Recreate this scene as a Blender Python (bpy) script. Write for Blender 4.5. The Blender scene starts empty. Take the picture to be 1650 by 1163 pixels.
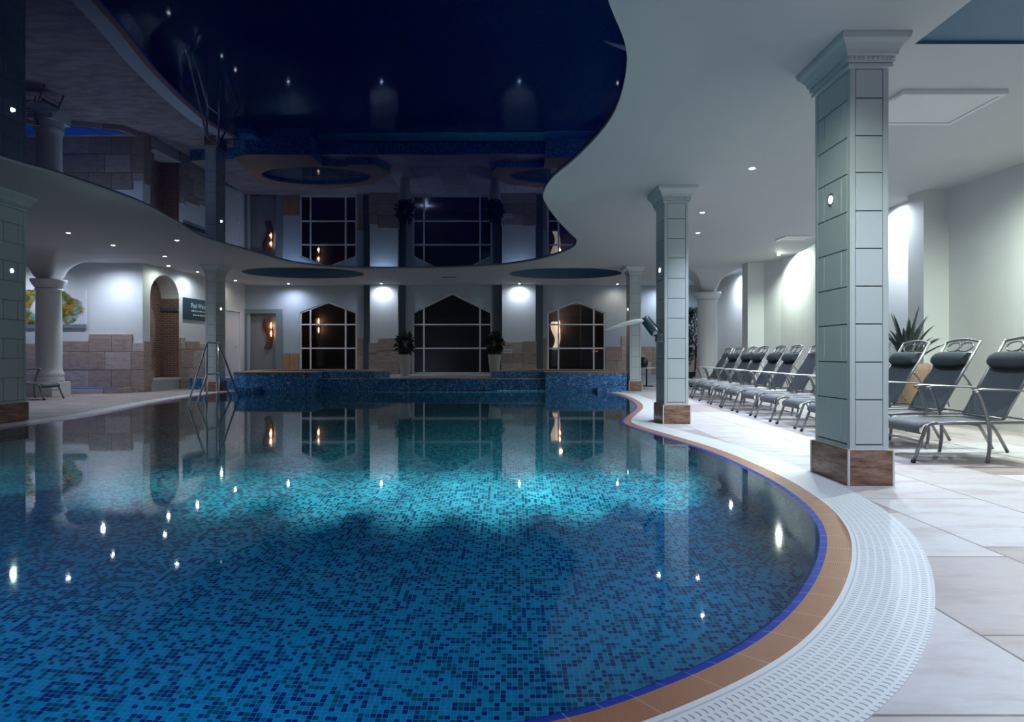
import bpy, math, random
from mathutils import Vector, Matrix
from mathutils.geometry import tessellate_polygon
random.seed(11)
SC = bpy.context.scene
COL = SC.collection
PI = math.pi
F = 1000.0          # focal length in photo pixels
H = 3.42            # soffit height
WZ = -0.012         # water level
TER = 0.32          # raised terrace by the far wall


def fl(x, y, z=0.0):
    Y = (1.0 - z) * F / (y - 571.0)
    return ((x - 825.0) / F * Y, Y)


def ce(x, y, z=H):
    Y = (z - 1.0) * F / (571.0 - y)
    return ((x - 825.0) / F * Y, Y)


# ------------------------------------------------------------------ materials
def new_mat(name):
    m = bpy.data.materials.new(name)
    m.use_nodes = True
    nt = m.node_tree
    nt.nodes.clear()
    out = nt.nodes.new('ShaderNodeOutputMaterial')
    return m, nt, out


class N:
    """tiny node helper"""
    def __init__(s, nt):
        s.nt = nt

    def n(s, t, **kw):
        nd = s.nt.nodes.new(t)
        for k, v in kw.items():
            setattr(nd, k, v)
        return nd

    def link(s, a, b):
        s.nt.links.new(a, b)

    def setin(s, sock, v):
        if hasattr(v, 'is_output') or isinstance(v, bpy.types.NodeSocket):
            s.link(v, sock)
        else:
            sock.default_value = v

    def math(s, op, a, b=0.0, c=None):
        nd = s.n('ShaderNodeMath', operation=op)
        s.setin(nd.inputs[0], a)
        s.setin(nd.inputs[1], b)
        if c is not None:
            s.setin(nd.inputs[2], c)
        return nd.outputs[0]

    def mix(s, fac, a, b, blend='MIX'):
        nd = s.n('ShaderNodeMix', data_type='RGBA', blend_type=blend)
        s.setin(nd.inputs[0], fac)
        s.setin(nd.inputs[6], a)
        s.setin(nd.inputs[7], b)
        return nd.outputs[2]

    def uv(s):
        return s.n('ShaderNodeUVMap').outputs[0]

    def noise(s, vec, scale, detail=3, rough=.55, col=False):
        nd = s.n('ShaderNodeTexNoise')
        if vec is not None:
            s.link(vec, nd.inputs['Vector'])
        nd.inputs['Scale'].default_value = scale
        nd.inputs['Detail'].default_value = detail
        nd.inputs['Roughness'].default_value = rough
        return nd.outputs['Color' if col else 'Fac']

    def ramp(s, fac, stops, interp='LINEAR'):
        nd = s.n('ShaderNodeValToRGB')
        cr = nd.color_ramp
        cr.interpolation = interp
        while len(cr.elements) > 1:
            cr.elements.remove(cr.elements[-1])
        cr.elements[0].position = stops[0][0]
        cr.elements[0].color = stops[0][1]
        for p, c in stops[1:]:
            e = cr.elements.new(p)
            e.color = c
        s.setin(nd.inputs[0], fac)
        return nd.outputs[0]

    def bump(s, h, strength=.2, dist=.01):
        nd = s.n('ShaderNodeBump')
        nd.inputs['Strength'].default_value = strength
        nd.inputs['Distance'].default_value = dist
        s.link(h, nd.inputs['Height'])
        return nd.outputs[0]

    def mapping(s, vec, loc=(0, 0, 0), rot=(0, 0, 0), scale=(1, 1, 1)):
        nd = s.n('ShaderNodeMapping')
        s.link(vec, nd.inputs[0])
        nd.inputs[1].default_value = loc
        nd.inputs[2].default_value = rot
        nd.inputs[3].default_value = scale
        return nd.outputs[0]

    def principled(s, out, color, rough=.5, metal=0.0, ior=1.5, normal=None, **kw):
        b = s.n('ShaderNodeBsdfPrincipled')
        s.setin(b.inputs['Base Color'], color)
        s.setin(b.inputs['Roughness'], rough)
        s.setin(b.inputs['Metallic'], metal)
        s.setin(b.inputs['IOR'], ior)
        if normal is not None:
            s.link(normal, b.inputs['Normal'])
        for k, v in kw.items():
            s.setin(b.inputs[k.replace('_', ' ')], v)
        s.link(b.outputs[0], out.inputs[0])
        return b


def c4(r, g, b):
    return (r, g, b, 1.0)


def plain(name, col, rough=.5, metal=0.0, var=.06, nscale=6.0, bump=0.0, ior=1.5, **kw):
    m, nt, out = new_mat(name)
    h = N(nt)
    co = h.n('ShaderNodeTexCoord').outputs['Object']
    f = h.noise(co, nscale, 4)
    lo = c4(*[max(0, c * (1 - var)) for c in col])
    hi = c4(*[min(1, c * (1 + var)) for c in col])
    cc = h.mix(f, lo, hi)
    nrm = None
    if bump:
        nrm = h.bump(h.noise(co, nscale * 12, 3), bump, .004)
    h.principled(out, cc, rough, metal, ior, nrm, **kw)
    return m


def emit(name, col, strength):
    m, nt, out = new_mat(name)
    h = N(nt)
    e = h.n('ShaderNodeEmission')
    e.inputs[0].default_value = c4(*col)
    e.inputs[1].default_value = strength
    h.link(e.outputs[0], out.inputs[0])
    return m


def mosaic(name, pitch, stops, groutc, rough=.18, cluster=.35):
    """small square glass tiles; each tile keeps a colour of its own"""
    m, nt, out = new_mat(name)
    h = N(nt)
    sc = h.n('ShaderNodeVectorMath', operation='SCALE')
    h.link(h.uv(), sc.inputs[0])
    sc.inputs[3].default_value = 1.0 / pitch
    flo = h.n('ShaderNodeVectorMath', operation='FLOOR')
    h.link(sc.outputs[0], flo.inputs[0])
    wn = h.n('ShaderNodeTexWhiteNoise', noise_dimensions='3D')
    h.link(flo.outputs[0], wn.inputs[0])
    # clusters of darker tiles
    cl = h.noise(flo.outputs[0], .16, 2)
    val = h.math('ADD', wn.outputs[0], h.math('MULTIPLY', h.math('SUBTRACT', cl, .5), cluster))
    val = h.n('ShaderNodeClamp').outputs[0] if False else val
    col = h.ramp(val, stops, 'CONSTANT')
    fr = h.n('ShaderNodeVectorMath', operation='FRACTION')
    h.link(sc.outputs[0], fr.inputs[0])
    sx = h.n('ShaderNodeSeparateXYZ')
    h.link(fr.outputs[0], sx.inputs[0])
    g = h.math('MAXIMUM', h.math('ABSOLUTE', h.math('SUBTRACT', sx.outputs[0], .5)),
               h.math('ABSOLUTE', h.math('SUBTRACT', sx.outputs[1], .5)))
    gm = h.math('GREATER_THAN', g, .45)
    cc = h.mix(gm, col, c4(*groutc))
    h.principled(out, cc, rough, 0, 1.5)
    return m


M = {}
M['wall'] = plain('white_wall_paint', (.70, .72, .72), .7, var=.03, nscale=2.0, bump=.04)
M['farwall'] = plain('pale_blue_grey_wall_paint', (.47, .53, .60), .7, var=.03, nscale=2.0, bump=.04)  # white wall paint with the dim bluish far-end light put into its colour
M['ceiling'] = plain('white_ceiling_paint', (.55, .565, .57), .75, var=.02, nscale=1.5)
M['slate'] = plain('slate_grey_paint', (.085, .12, .15), .6, var=.08, nscale=2.0)
M['recess'] = plain('dark_blue_ceiling_paint', (.07, .16, .25), .5, var=.06, nscale=2.0)
M['col'] = plain('column_tile_paint', (.58, .635, .64), .28, var=.03, nscale=3.0)
M['groove'] = plain('column_groove', (.22, .25, .26), .6)
M['plaster'] = plain('white_plaster', (.70, .71, .71), .6, var=.03, nscale=3.0)
M['lam'] = plain('door_grey_paint', (.24, .25, .27), .45, var=.05, nscale=3)
M['lamframe'] = plain('door_frame_grey', (.22, .27, .30), .45)
M['whitegloss'] = plain('white_gloss_paint', (.80, .80, .80), .3, var=.02)
M['metal'] = plain('pewter_frame_metal', (.27, .27, .285), .36, .85, var=.10, nscale=20)
M['steel'] = plain('polished_steel', (.86, .88, .92), .24, .92, var=.03, nscale=10)
M['chrome'] = plain('dark_chrome', (.18, .23, .26), .18, .9, var=.05, nscale=10)
M['black'] = plain('black_plastic', (.012, .013, .016), .4)
M['copper'] = plain('copper_sheet', (.20, .085, .06), .38, .7, var=.15, nscale=14)
M['blue_nose'] = plain('cobalt_glazed_tile', (.01, .055, .42), .12, var=.12, nscale=9)
M['bluemat'] = plain('bright_blue_mat', (.03, .16, .75), .5, var=.06, nscale=8)
M['leaf'] = plain('dark_leaf_green', (.018, .045, .032), .45, var=.4, nscale=9)
M['agave'] = plain('agave_leaf', (.030, .060, .055), .38, var=.3, nscale=6)
M['bark'] = plain('brown_bark', (.07, .05, .035), .8, var=.3, nscale=20)
M['soil'] = plain('dark_soil', (.02, .015, .012), .9, var=.3, nscale=30)
M['whitepot'] = plain('off_white_pot', (.55, .54, .52), .4, var=.05, nscale=6)
M['stonepot'] = plain('tan_stone_pot', (.34, .22, .16), .7, var=.25, nscale=7, bump=.3)
M['signteal'] = plain('dark_teal_sign', (.012, .045, .06), .35, var=.05)
M['signtext'] = plain('pale_sign_lettering', (.75, .85, .88), .5, var=.01)
M['lens'] = emit('lamp_lens_white', (.86, .93, 1.0), 70.0)
M['collens'] = emit('column_lamp_lens', (.88, .97, 1.0), 45.0)
M['warm'] = emit('warm_lamp', (1.0, .50, .22), 6.0)
M['warmwhite'] = emit('warm_white_lamp', (1.0, .70, .48), 5.0)
M['ember'] = emit('orange_lamp_glow', (1.0, .30, .08), .25)


def make_sling(name, col, rough=.75):
    m, nt, out = new_mat(name)
    h = N(nt)
    u = h.mapping(h.uv(), scale=(420, 420, 420))
    w = h.n('ShaderNodeTexChecker')
    h.link(u, w.inputs[0])
    w.inputs['Scale'].default_value = 1.0
    cc = h.mix(w.outputs['Fac'], c4(*[c * .8 for c in col]), c4(*[c * 1.2 for c in col]))
    h.principled(out, cc, rough)
    return m


M['sling'] = make_sling('charcoal_mesh_sling', (.082, .090, .106), .6)
M['backsling'] = make_sling('charcoal_back_sling', (.045, .060, .068), .65)
M['pillow'] = make_sling('charcoal_pillow_fabric', (.030, .042, .050), .8)

tile_stops = [(0.0, c4(.012, .035, .17)), (.24, c4(.010, .11, .17)), (.42, c4(.02, .19, .30)),
              (.50, c4(.045, .34, .50)), (.80, c4(.055, .38, .54))]
M['mosaic'] = mosaic('pool_floor_mosaic', .0277, tile_stops, (.24, .50, .55), cluster=.55)
spa_stops = [(0.0, c4(.02, .08, .32)), (.25, c4(.02, .20, .52)), (.5, c4(.04, .28, .60)),
             (.75, c4(.12, .40, .70)), (.9, c4(.30, .52, .75))]
M['spa'] = mosaic('spa_wall_mosaic', .032, spa_stops, (.12, .20, .36), .25, .25)


def deck_mat():
    m, nt, out = new_mat('sandstone_flagstones')
    h = N(nt)
    sx = h.n('ShaderNodeSeparateXYZ')
    h.link(h.uv(), sx.inputs[0])
    cb = h.n('ShaderNodeCombineXYZ')
    h.link(sx.outputs[1], cb.inputs[0])
    h.link(h.math('ADD', sx.outputs[0], -.11), cb.inputs[1])
    br = h.n('ShaderNodeTexBrick')
    h.link(cb.outputs[0], br.inputs[0])
    br.offset = .43
    br.squash = 1.25
    br.squash_frequency = 3
    br.inputs['Color1'].default_value = c4(0, 0, 0)
    br.inputs['Color2'].default_value = c4(1, 1, 1)
    br.inputs['Mortar'].default_value = c4(.5, .5, .5)
    br.inputs['Scale'].default_value = 1.0
    br.inputs['Mortar Size'].default_value = .006
    br.inputs['Mortar Smooth'].default_value = .1
    br.inputs['Brick Width'].default_value = .86
    br.inputs['Row Height'].default_value = .78
    base = h.ramp(br.outputs['Color'], [(0, c4(.62, .59, .61)), (.25, c4(.70, .70, .74)), (.40, c4(.66, .64, .67)), (.47, c4(.38, .30, .30)),
                                        (.62, c4(.66, .63, .65)), (.82, c4(.50, .43, .43)), (1, c4(.72, .72, .76))])
    st = h.noise(h.mapping(h.uv(), scale=(1.2, 3.4, 1)), 1.6, 6, .6)
    streak = h.ramp(st, [(.34, c4(.74, .62, .59)), (.5, c4(1, .98, .97)), (.75, c4(1.0, 1.0, 1.0))])
    cc = h.mix(.75, base, streak, 'MULTIPLY')
    fine = h.noise(h.mapping(h.uv(), scale=(3, 9, 1)), 4.0, 5, .6)
    cc = h.mix(h.math('MULTIPLY', fine, .35), cc, c4(.42, .34, .32))
    cc = h.mix(h.math('MULTIPLY', br.outputs['Fac'], .8), cc, c4(.14, .12, .13))
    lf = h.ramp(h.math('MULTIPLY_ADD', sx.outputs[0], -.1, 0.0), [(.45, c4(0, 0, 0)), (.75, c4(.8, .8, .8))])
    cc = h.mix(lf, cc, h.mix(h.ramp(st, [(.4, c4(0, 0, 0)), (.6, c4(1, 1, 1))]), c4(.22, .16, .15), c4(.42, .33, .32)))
    hgt = h.math('ADD', h.math('MULTIPLY', fine, .5), h.math('MULTIPLY', br.outputs['Fac'], -1.0))
    h.principled(out, cc, h.math('ADD', h.math('MULTIPLY', fine, .3), .32), 0, 1.45, h.bump(hgt, .25, .006))
    return m


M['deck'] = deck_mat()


def block_mat(name, a, b, cdark, rough=.75):
    """rough stone; a colour attribute gives each block its own tone"""
    m, nt, out = new_mat(name)
    h = N(nt)
    at = h.n('ShaderNodeVertexColor')
    at.layer_name = 'Tone'
    sx = h.n('ShaderNodeSeparateColor')
    h.link(at.outputs[0], sx.inputs[0])
    base = h.mix(sx.outputs[0], c4(*a), c4(*b))
    st = h.noise(h.mapping(h.uv(), scale=(1.5, 5, 1)), 3.0, 6, .65)
    cc = h.mix(h.ramp(st, [(.35, c4(.55, .55, .55)), (.62, c4(0, 0, 0))]), base, c4(*cdark))
    h.principled(out, cc, rough, 0, 1.45, h.bump(st, .5, .02))
    return m


M['stone'] = block_mat('sandstone_blocks', (.40, .31, .26), (.60, .52, .47), (.22, .15, .12))
M['tan'] = block_mat('tan_wall_tiles', (.42, .26, .15), (.50, .33, .20), (.30, .17, .10))


def brick_mat():
    m, nt, out = new_mat('red_brown_bricks')
    h = N(nt)
    br = h.n('ShaderNodeTexBrick')
    h.link(h.uv(), br.inputs[0])
    br.inputs['Color1'].default_value = c4(.28, .15, .12)
    br.inputs['Color2'].default_value = c4(.20, .10, .085)
    br.inputs['Mortar'].default_value = c4(.42, .32, .29)
    br.inputs['Scale'].default_value = 1.0
    br.inputs['Mortar Size'].default_value = .007
    br.inputs['Brick Width'].default_value = .21
    br.inputs['Row Height'].default_value = .065
    n = h.noise(h.uv(), 9, 4)
    cc = h.mix(h.math('MULTIPLY', n, .4), br.outputs[0], c4(.12, .06, .05))
    h.principled(out, cc, .8, 0, 1.45, h.bump(br.outputs['Fac'], -.6, .01))
    return m


M['brick'] = brick_mat()


def plinth_mat():
    m, nt, out = new_mat('brown_veined_plinth_tile')
    h = N(nt)
    u = h.mapping(h.uv(), scale=(1.3, 7, 1))
    n = h.noise(u, 2.2, 7, .68)
    cc = h.ramp(n, [(.36, c4(.06, .032, .022)), (.46, c4(.22, .12, .08)), (.56, c4(.36, .22, .16)), (.70, c4(.44, .30, .23))])
    k = h.noise(h.uv(), 7, 2)
    cc = h.mix(h.ramp(k, [(.66, c4(0, 0, 0)), (.74, c4(.8, .8, .8))]), cc, c4(.05, .028, .02))
    h.principled(out, cc, .35, 0, 1.5)
    return m


M['plinth'] = plinth_mat()


def coping_mat():
    m, nt, out = new_mat('terracotta_grip_tile')
    h = N(nt)
    sx = h.n('ShaderNodeSeparateXYZ')
    h.link(h.uv(), sx.inputs[0])
    rib = h.math('FRACT', h.math('DIVIDE', sx.outputs[1], .0085))
    ribm = h.math('ABSOLUTE', h.math('SUBTRACT', rib, .5))
    joint = h.math('LESS_THAN', h.math('FRACT', h.math('DIVIDE', sx.outputs[0], .25)), .016)
    n = h.noise(h.uv(), 5, 4)
    base = h.mix(n, c4(.40, .17, .09), c4(.52, .25, .14))
    cc = h.mix(h.math('MULTIPLY', h.math('GREATER_THAN', ribm, .38), .55), base, c4(.17, .065, .035))
    cc = h.mix(joint, cc, c4(.62, .48, .40))
    h.principled(out, cc, .38, 0, 1.5, h.bump(h.math('SUBTRACT', 1.0, ribm), .4, .004))
    return m


M['coping'] = coping_mat()


def nosing_mat():
    m, nt, out = new_mat('cobalt_edge_tiles')
    h = N(nt)
    sx = h.n('ShaderNodeSeparateXYZ')
    h.link(h.uv(), sx.inputs[0])
    joint = h.math('LESS_THAN', h.math('FRACT', h.math('DIVIDE', sx.outputs[0], .125)), .02)
    n = h.noise(h.uv(), 7, 3)
    cc = h.mix(n, c4(.002, .030, .34), c4(.004, .055, .48))
    cc = h.mix(joint, cc, c4(.4, .5, .7))
    h.principled(out, cc, .5, 0, 1.3)
    return m


M['nosing'] = nosing_mat()


def grate_mat():
    m, nt, out = new_mat('white_plastic_grating')
    h = N(nt)
    sx = h.n('ShaderNodeSeparateXYZ')
    h.link(h.uv(), sx.inputs[0])
    u, v = sx.outputs[0], sx.outputs[1]
    row = h.math('FLOOR', h.math('DIVIDE', v, .034))
    off = h.math('MULTIPLY', h.math('MODULO', row, 2.0), .5)
    fu = h.math('FRACT', h.math('ADD', h.math('DIVIDE', u, .026), off))
    fv = h.math('FRACT', h.math('DIVIDE', v, .034))
    cv = h.math('SUBTRACT', fv, .5)
    # little crescent: centre line bows with v
    bow = h.math('MULTIPLY', h.math('MULTIPLY', cv, cv), .9)
    du = h.math('ABSOLUTE', h.math('SUBTRACT', h.math('SUBTRACT', fu, .45), bow))
    a = h.math('LESS_THAN', du, .13)
    b = h.math('LESS_THAN', h.math('ABSOLUTE', cv), .36)
    band = h.math('MULTIPLY', h.math('GREATER_THAN', v, .030), h.math('LESS_THAN', v, .325))
    mask = h.math('MULTIPLY', h.math('MULTIPLY', a, b), band)
    edge = h.math('MULTIPLY', h.math('GREATER_THAN', v, .020), h.math('LESS_THAN', v, .026))
    mask = h.math('MAXIMUM', mask, h.math('MULTIPLY', edge, .6))
    cc = h.mix(mask, c4(.84, .86, .89), c4(.34, .38, .45))
    h.principled(out, cc, .4, 0, 1.45, h.bump(h.math('SUBTRACT', 1.0, mask), .5, .006))
    return m


M['grate'] = grate_mat()


def water_mat(name, tint, rough, ripple):
    m, nt, out = new_mat(name)
    h = N(nt)
    co = h.n('ShaderNodeTexCoord').outputs['Object']
    nz = h.noise(h.mapping(co, scale=(1, 1, 1)), 3.0, 2, .5)
    nrm = h.bump(nz, ripple, .01)
    fr = h.n('ShaderNodeFresnel')
    fr.inputs[0].default_value = 1.33
    rf = h.n('ShaderNodeBsdfRefraction')
    rf.inputs['Color'].default_value = c4(*tint)
    rf.inputs['Roughness'].default_value = 0.0
    rf.inputs['IOR'].default_value = 1.33
    gl = h.n('ShaderNodeBsdfGlossy')
    gl.inputs['Color'].default_value = c4(1, 1, 1)
    gl.inputs['Roughness'].default_value = rough
    h.link(nrm, gl.inputs['Normal'])
    mx = h.n('ShaderNodeMixShader')
    h.link(fr.outputs[0], mx.inputs[0])
    h.link(rf.outputs[0], mx.inputs[1])
    h.link(gl.outputs[0], mx.inputs[2])
    h.link(mx.outputs[0], out.inputs[0])
    return m


M['water'] = water_mat('still_pool_water', (.78, .95, 1.0), .035, .03)


def mirror_mat():
    m, nt, out = new_mat('navy_stretch_ceiling_film')
    h = N(nt)
    co = h.n('ShaderNodeTexCoord').outputs['Object']
    nrm = h.bump(h.noise(co, .9, 2, .4), .03, .02)
    di = h.n('ShaderNodeBsdfDiffuse')
    di.inputs[0].default_value = c4(.0006, .0006, .055)
    gl = h.n('ShaderNodeBsdfGlossy')
    gl.inputs['Color'].default_value = c4(.62, .76, 1.0)
    gl.inputs['Roughness'].default_value = .012
    h.link(nrm, gl.inputs['Normal'])
    fr = h.n('ShaderNodeFresnel')
    fr.inputs[0].default_value = 1.52
    mx = h.n('ShaderNodeMixShader')
    h.link(fr.outputs[0], mx.inputs[0])
    h.link(di.outputs[0], mx.inputs[1])
    h.link(gl.outputs[0], mx.inputs[2])
    h.link(mx.outputs[0], out.inputs[0])
    return m


M['mirror'] = mirror_mat()


def glass_mat():
    m, nt, out = new_mat('clear_window_glass')
    h = N(nt)
    fr = h.n('ShaderNodeFresnel')
    fr.inputs[0].default_value = 1.5
    tr = h.n('ShaderNodeBsdfTransparent')
    tr.inputs[0].default_value = c4(.80, .86, .90)
    gl = h.n('ShaderNodeBsdfGlossy')
    gl.inputs['Roughness'].default_value = 0.0
    mx = h.n('ShaderNodeMixShader')
    h.link(fr.outputs[0], mx.inputs[0])
    h.link(tr.outputs[0], mx.inputs[1])
    h.link(gl.outputs[0], mx.inputs[2])
    h.link(mx.outputs[0], out.inputs[0])
    return m


M['glass'] = glass_mat()


def jet_mat():
    m, nt, out = new_mat('long_exposure_water_jet')
    h = N(nt)
    tr = h.n('ShaderNodeBsdfTransparent')
    di = h.n('ShaderNodeBsdfPrincipled')
    co = h.n('ShaderNodeTexCoord').outputs['Object']
    f = h.noise(h.mapping(co, scale=(2, 20, 20)), 6, 3)
    di.inputs['Base Color'].default_value = c4(.92, .94, .97)
    di.inputs['Roughness'].default_value = .2
    mx = h.n('ShaderNodeMixShader')
    h.link(h.math('ADD', h.math('MULTIPLY', f, .35), .55), mx.inputs[0])
    h.link(tr.outputs[0], mx.inputs[1])
    h.link(di.outputs[0], mx.inputs[2])
    h.link(mx.outputs[0], out.inputs[0])
    return m


M['jet'] = jet_mat()


def painting_mat():
    """abstract ring of swirled colours on white; UV 0..1 over the canvas"""
    m, nt, out = new_mat('abstract_swirl_canvas')
    h = N(nt)
    u = h.mapping(h.uv(), loc=(-1.22, -.50, 0))
    wob = h.noise(h.uv(), 3.2, 4, .6, True)
    vm = h.n('ShaderNodeVectorMath', operation='MULTIPLY_ADD')
    h.link(wob, vm.inputs[0])
    vm.inputs[1].default_value = (.42, .42, 0)
    h.link(u, vm.inputs[2])
    p = h.mapping(vm.outputs[0], loc=(-.21, -.21, 0), scale=(1.0, 1.85, 1))
    ln = h.n('ShaderNodeVectorMath', operation='LENGTH')
    h.link(p, ln.inputs[0])
    ring = h.math('ABSOLUTE', h.math('SUBTRACT', ln.outputs['Value'], .70))
    mask = h.ramp(ring, [(.33, c4(1, 1, 1)), (.40, c4(0, 0, 0))])
    cn = h.noise(h.mapping(vm.outputs[0], scale=(1, 1.6, 1)), 3.0, 5, .62)
    cols = h.ramp(cn, [(.28, c4(.01, .04, .05)), (.37, c4(.03, .09, .03)), (.42, c4(.10, .20, .02)), (.46, c4(.02, .06, .03)),
                       (.49, c4(.26, .26, .04)), (.52, c4(.60, .13, .02)), (.545, c4(.20, .22, .05)), (.57, c4(.04, .38, .38)),
                       (.61, c4(.45, .62, .62)), (.65, c4(.02, .22, .45)), (.7, c4(.10, .16, .03))])
    cc = h.mix(mask, c4(.72, .74, .78), cols)
    h.principled(out, cc, .4)
    return m


M['painting'] = painting_mat()


# ------------------------------------------------------------------ mesh builder
class MB:
    def __init__(s):
        s.v, s.f, s.mi, s.uvs, s.sm, s.tone = [], [], [], [], [], []

    def quad(s, pts, mi=0, uvs=None, smooth=False, tone=None):
        b = len(s.v)
        s.v.extend([tuple(p) for p in pts])
        s.addf(tuple(range(b, b + len(pts))), mi, uvs, smooth, tone)

    def addf(s, idx, mi=0, uvs=None, smooth=False, tone=None):
        s.f.append(tuple(idx)); s.mi.append(mi); s.uvs.append(uvs); s.sm.append(smooth)
        s.tone.append(.5 if tone is None else tone)

    def box(s, x0, x1, y0, y1, z0, z1, mi=0, tone=None, skip=''):
        if x0 > x1: x0, x1 = x1, x0
        if y0 > y1: y0, y1 = y1, y0
        b = len(s.v)
        s.v += [(x0, y0, z0), (x1, y0, z0), (x1, y1, z0), (x0, y1, z0), (x0, y0, z1), (x1, y0, z1), (x1, y1, z1), (x0, y1, z1)]
        fs = {'b': (0, 3, 2, 1), 't': (4, 5, 6, 7), 'f': (0, 1, 5, 4), 'r': (1, 2, 6, 5), 'k': (2, 3, 7, 6), 'l': (3, 0, 4, 7)}
        for k, q in fs.items():
            if k not in skip:
                s.addf(tuple(b + i for i in q), mi, tone=tone)

    def obox(s, mat, sx, sy, sz, mi=0, tone=None):
        b = len(s.v)
        for z in (-.5, .5):
            for (x, y) in ((-.5, -.5), (.5, -.5), (.5, .5), (-.5, .5)):
                s.v.append(tuple(mat @ Vector((x * sx, y * sy, z * sz))))
        for q in ((0, 3, 2, 1), (4, 5, 6, 7), (0, 1, 5, 4), (1, 2, 6, 5), (2, 3, 7, 6), (3, 0, 4, 7)):
            s.addf(tuple(b + i for i in q), mi, tone=tone)

    def tube(s, pts, r, seg=8, mi=0, closed=False, flat=1.0, up=None):
        """r: number or list; flat: squash of the second axis (up gives that axis)"""
        pts = [Vector(p) for p in pts]
        n = len(pts)
        rs = r if isinstance(r, (list, tuple)) else [r] * n
        tang = []
        for i in range(n):
            if closed:
                t = pts[(i + 1) % n] - pts[i - 1]
            else:
                t = pts[min(i + 1, n - 1)] - pts[max(i - 1, 0)]
            tang.append(t.normalized() if t.length > 1e-9 else Vector((0, 0, 1)))
        u = Vector(up) if up is not None else (Vector((0, 0, 1)) if abs(tang[0].z) < .9 else Vector((1, 0, 0)))
        b = len(s.v)
        for i in range(n):
            t = tang[i]
            u = (u - t * u.dot(t))
            u = u.normalized() if u.length > 1e-6 else t.orthogonal().normalized()
            w = t.cross(u)
            for k in range(seg):
                a = 2 * PI * k / seg
                s.v.append(tuple(pts[i] + w * (math.cos(a) * rs[i]) + u * (math.sin(a) * rs[i] * flat)))
        rng = n if closed else n - 1
        for i in range(rng):
            j = (i + 1) % n
            for k in range(seg):
                l = (k + 1) % seg
                s.addf((b + i * seg + k, b + i * seg + l, b + j * seg + l, b + j * seg + k), mi, smooth=True)
        if not closed:
            s.addf(tuple(b + k for k in range(seg))[::-1], mi)
            s.addf(tuple(b + (n - 1) * seg + k for k in range(seg)), mi)

    def lathe(s, prof, seg=32, c=(0, 0, 0), mi=0, cap=True, smooth=True):
        b = len(s.v)
        for (r, z) in prof:
            for k in range(seg):
                a = 2 * PI * k / seg
                s.v.append((c[0] + r * math.cos(a), c[1] + r * math.sin(a), c[2] + z))
        for i in range(len(prof) - 1):
            for k in range(seg):
                l = (k + 1) % seg
                s.addf((b + i * seg + k, b + i * seg + l, b + (i + 1) * seg + l, b + (i + 1) * seg + k), mi, smooth=smooth)
        if cap:
            s.addf(tuple(b + k for k in range(seg))[::-1], mi)
            s.addf(tuple(b + (len(prof) - 1) * seg + k for k in range(seg)), mi)

    def prism(s, poly, z0, z1, mi=0, top=True, bottom=True, mitop=None, tone=None):
        n = len(poly)
        b = len(s.v)
        for z in (z0, z1):
            s.v += [(p[0], p[1], z) for p in poly]
        acc = 0.0
        for i in range(n):
            j = (i + 1) % n
            d = math.hypot(poly[j][0] - poly[i][0], poly[j][1] - poly[i][1])
            s.addf((b + i, b + j, b + n + j, b + n + i), mi, [(acc, z0), (acc + d, z0), (acc + d, z1), (acc, z1)], tone=tone)
            acc += d
        tris = tessellate_polygon([[Vector((p[0], p[1], 0)) for p in poly]])
        for t in tris:
            if top: s.addf(tuple(b + n + i for i in t), mi if mitop is None else mitop, tone=tone)
            if bottom: s.addf(tuple(b + i for i in t), mi, tone=tone)

    def fill(s, loops, z, mi=0):
        """flat region at height z with holes"""
        flat = [p for lp in loops for p in lp]
        b = len(s.v)
        s.v += [(p[0], p[1], z) for p in flat]
        for t in tessellate_polygon([[Vector((p[0], p[1], 0)) for p in lp] for lp in loops]):
            A, B, Cc = (flat[i] for i in t)
            if (B[0] - A[0]) * (Cc[1] - A[1]) - (B[1] - A[1]) * (Cc[0] - A[0]) < 0:
                t = tuple(reversed(t))
            s.addf(tuple(b + i for i in t), mi)

    def fill3(s, loops, fn, mi=0):
        flat = [p for lp in loops for p in lp]
        b = len(s.v)
        s.v += [tuple(fn(p)) for p in flat]
        for t in tessellate_polygon([[Vector((p[0], p[1], 0)) for p in lp] for lp in loops]):
            s.addf(tuple(b + i for i in t), mi, [(flat[i][0], flat[i][1]) for i in t])

    def build(s, name, mats, parent=None, loc=None, rotz=0.0, bevel=0.0, recalc=True, **props):
        me = bpy.data.meshes.new(name)
        me.from_pydata(s.v, [], s.f)
        if not isinstance(mats, (list, tuple)):
            mats = [mats]
        for m in mats:
            me.materials.append(m)
        me.polygons.foreach_set('material_index', s.mi)
        me.polygons.foreach_set('use_smooth', s.sm)
        me.update()
        if recalc:
            import bmesh
            bm = bmesh.new(); bm.from_mesh(me)
            bmesh.ops.recalc_face_normals(bm, faces=bm.faces)
            bm.to_mesh(me); bm.free(); me.update()
        me.uv_layers.new(name='UVMap')
        me.color_attributes.new('Tone', 'FLOAT_COLOR', 'CORNER')
        uvl = me.uv_layers['UVMap']
        ca = me.color_attributes['Tone']
        for p, uvs, tn in zip(me.polygons, s.uvs, s.tone):
            nx, ny, nz = (abs(c) for c in p.normal)
            src = s.f[p.index]
            for li in p.loop_indices:
                vi = me.loops[li].vertex_index
                if uvs is not None:
                    uvl.data[li].uv = uvs[src.index(vi)]
                else:
                    c = me.vertices[vi].co
                    if nz >= nx and nz >= ny: uvl.data[li].uv = (c.x, c.y)
                    elif ny >= nx: uvl.data[li].uv = (c.x, c.z)
                    else: uvl.data[li].uv = (c.y, c.z)
                ca.data[li].color = (tn, tn, tn, 1)
        o = bpy.data.objects.new(name, me)
        COL.objects.link(o)
        if parent is not None:
            o.parent = parent
        if loc is not None:
            o.location = loc
        o.rotation_euler = (0, 0, rotz)
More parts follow.
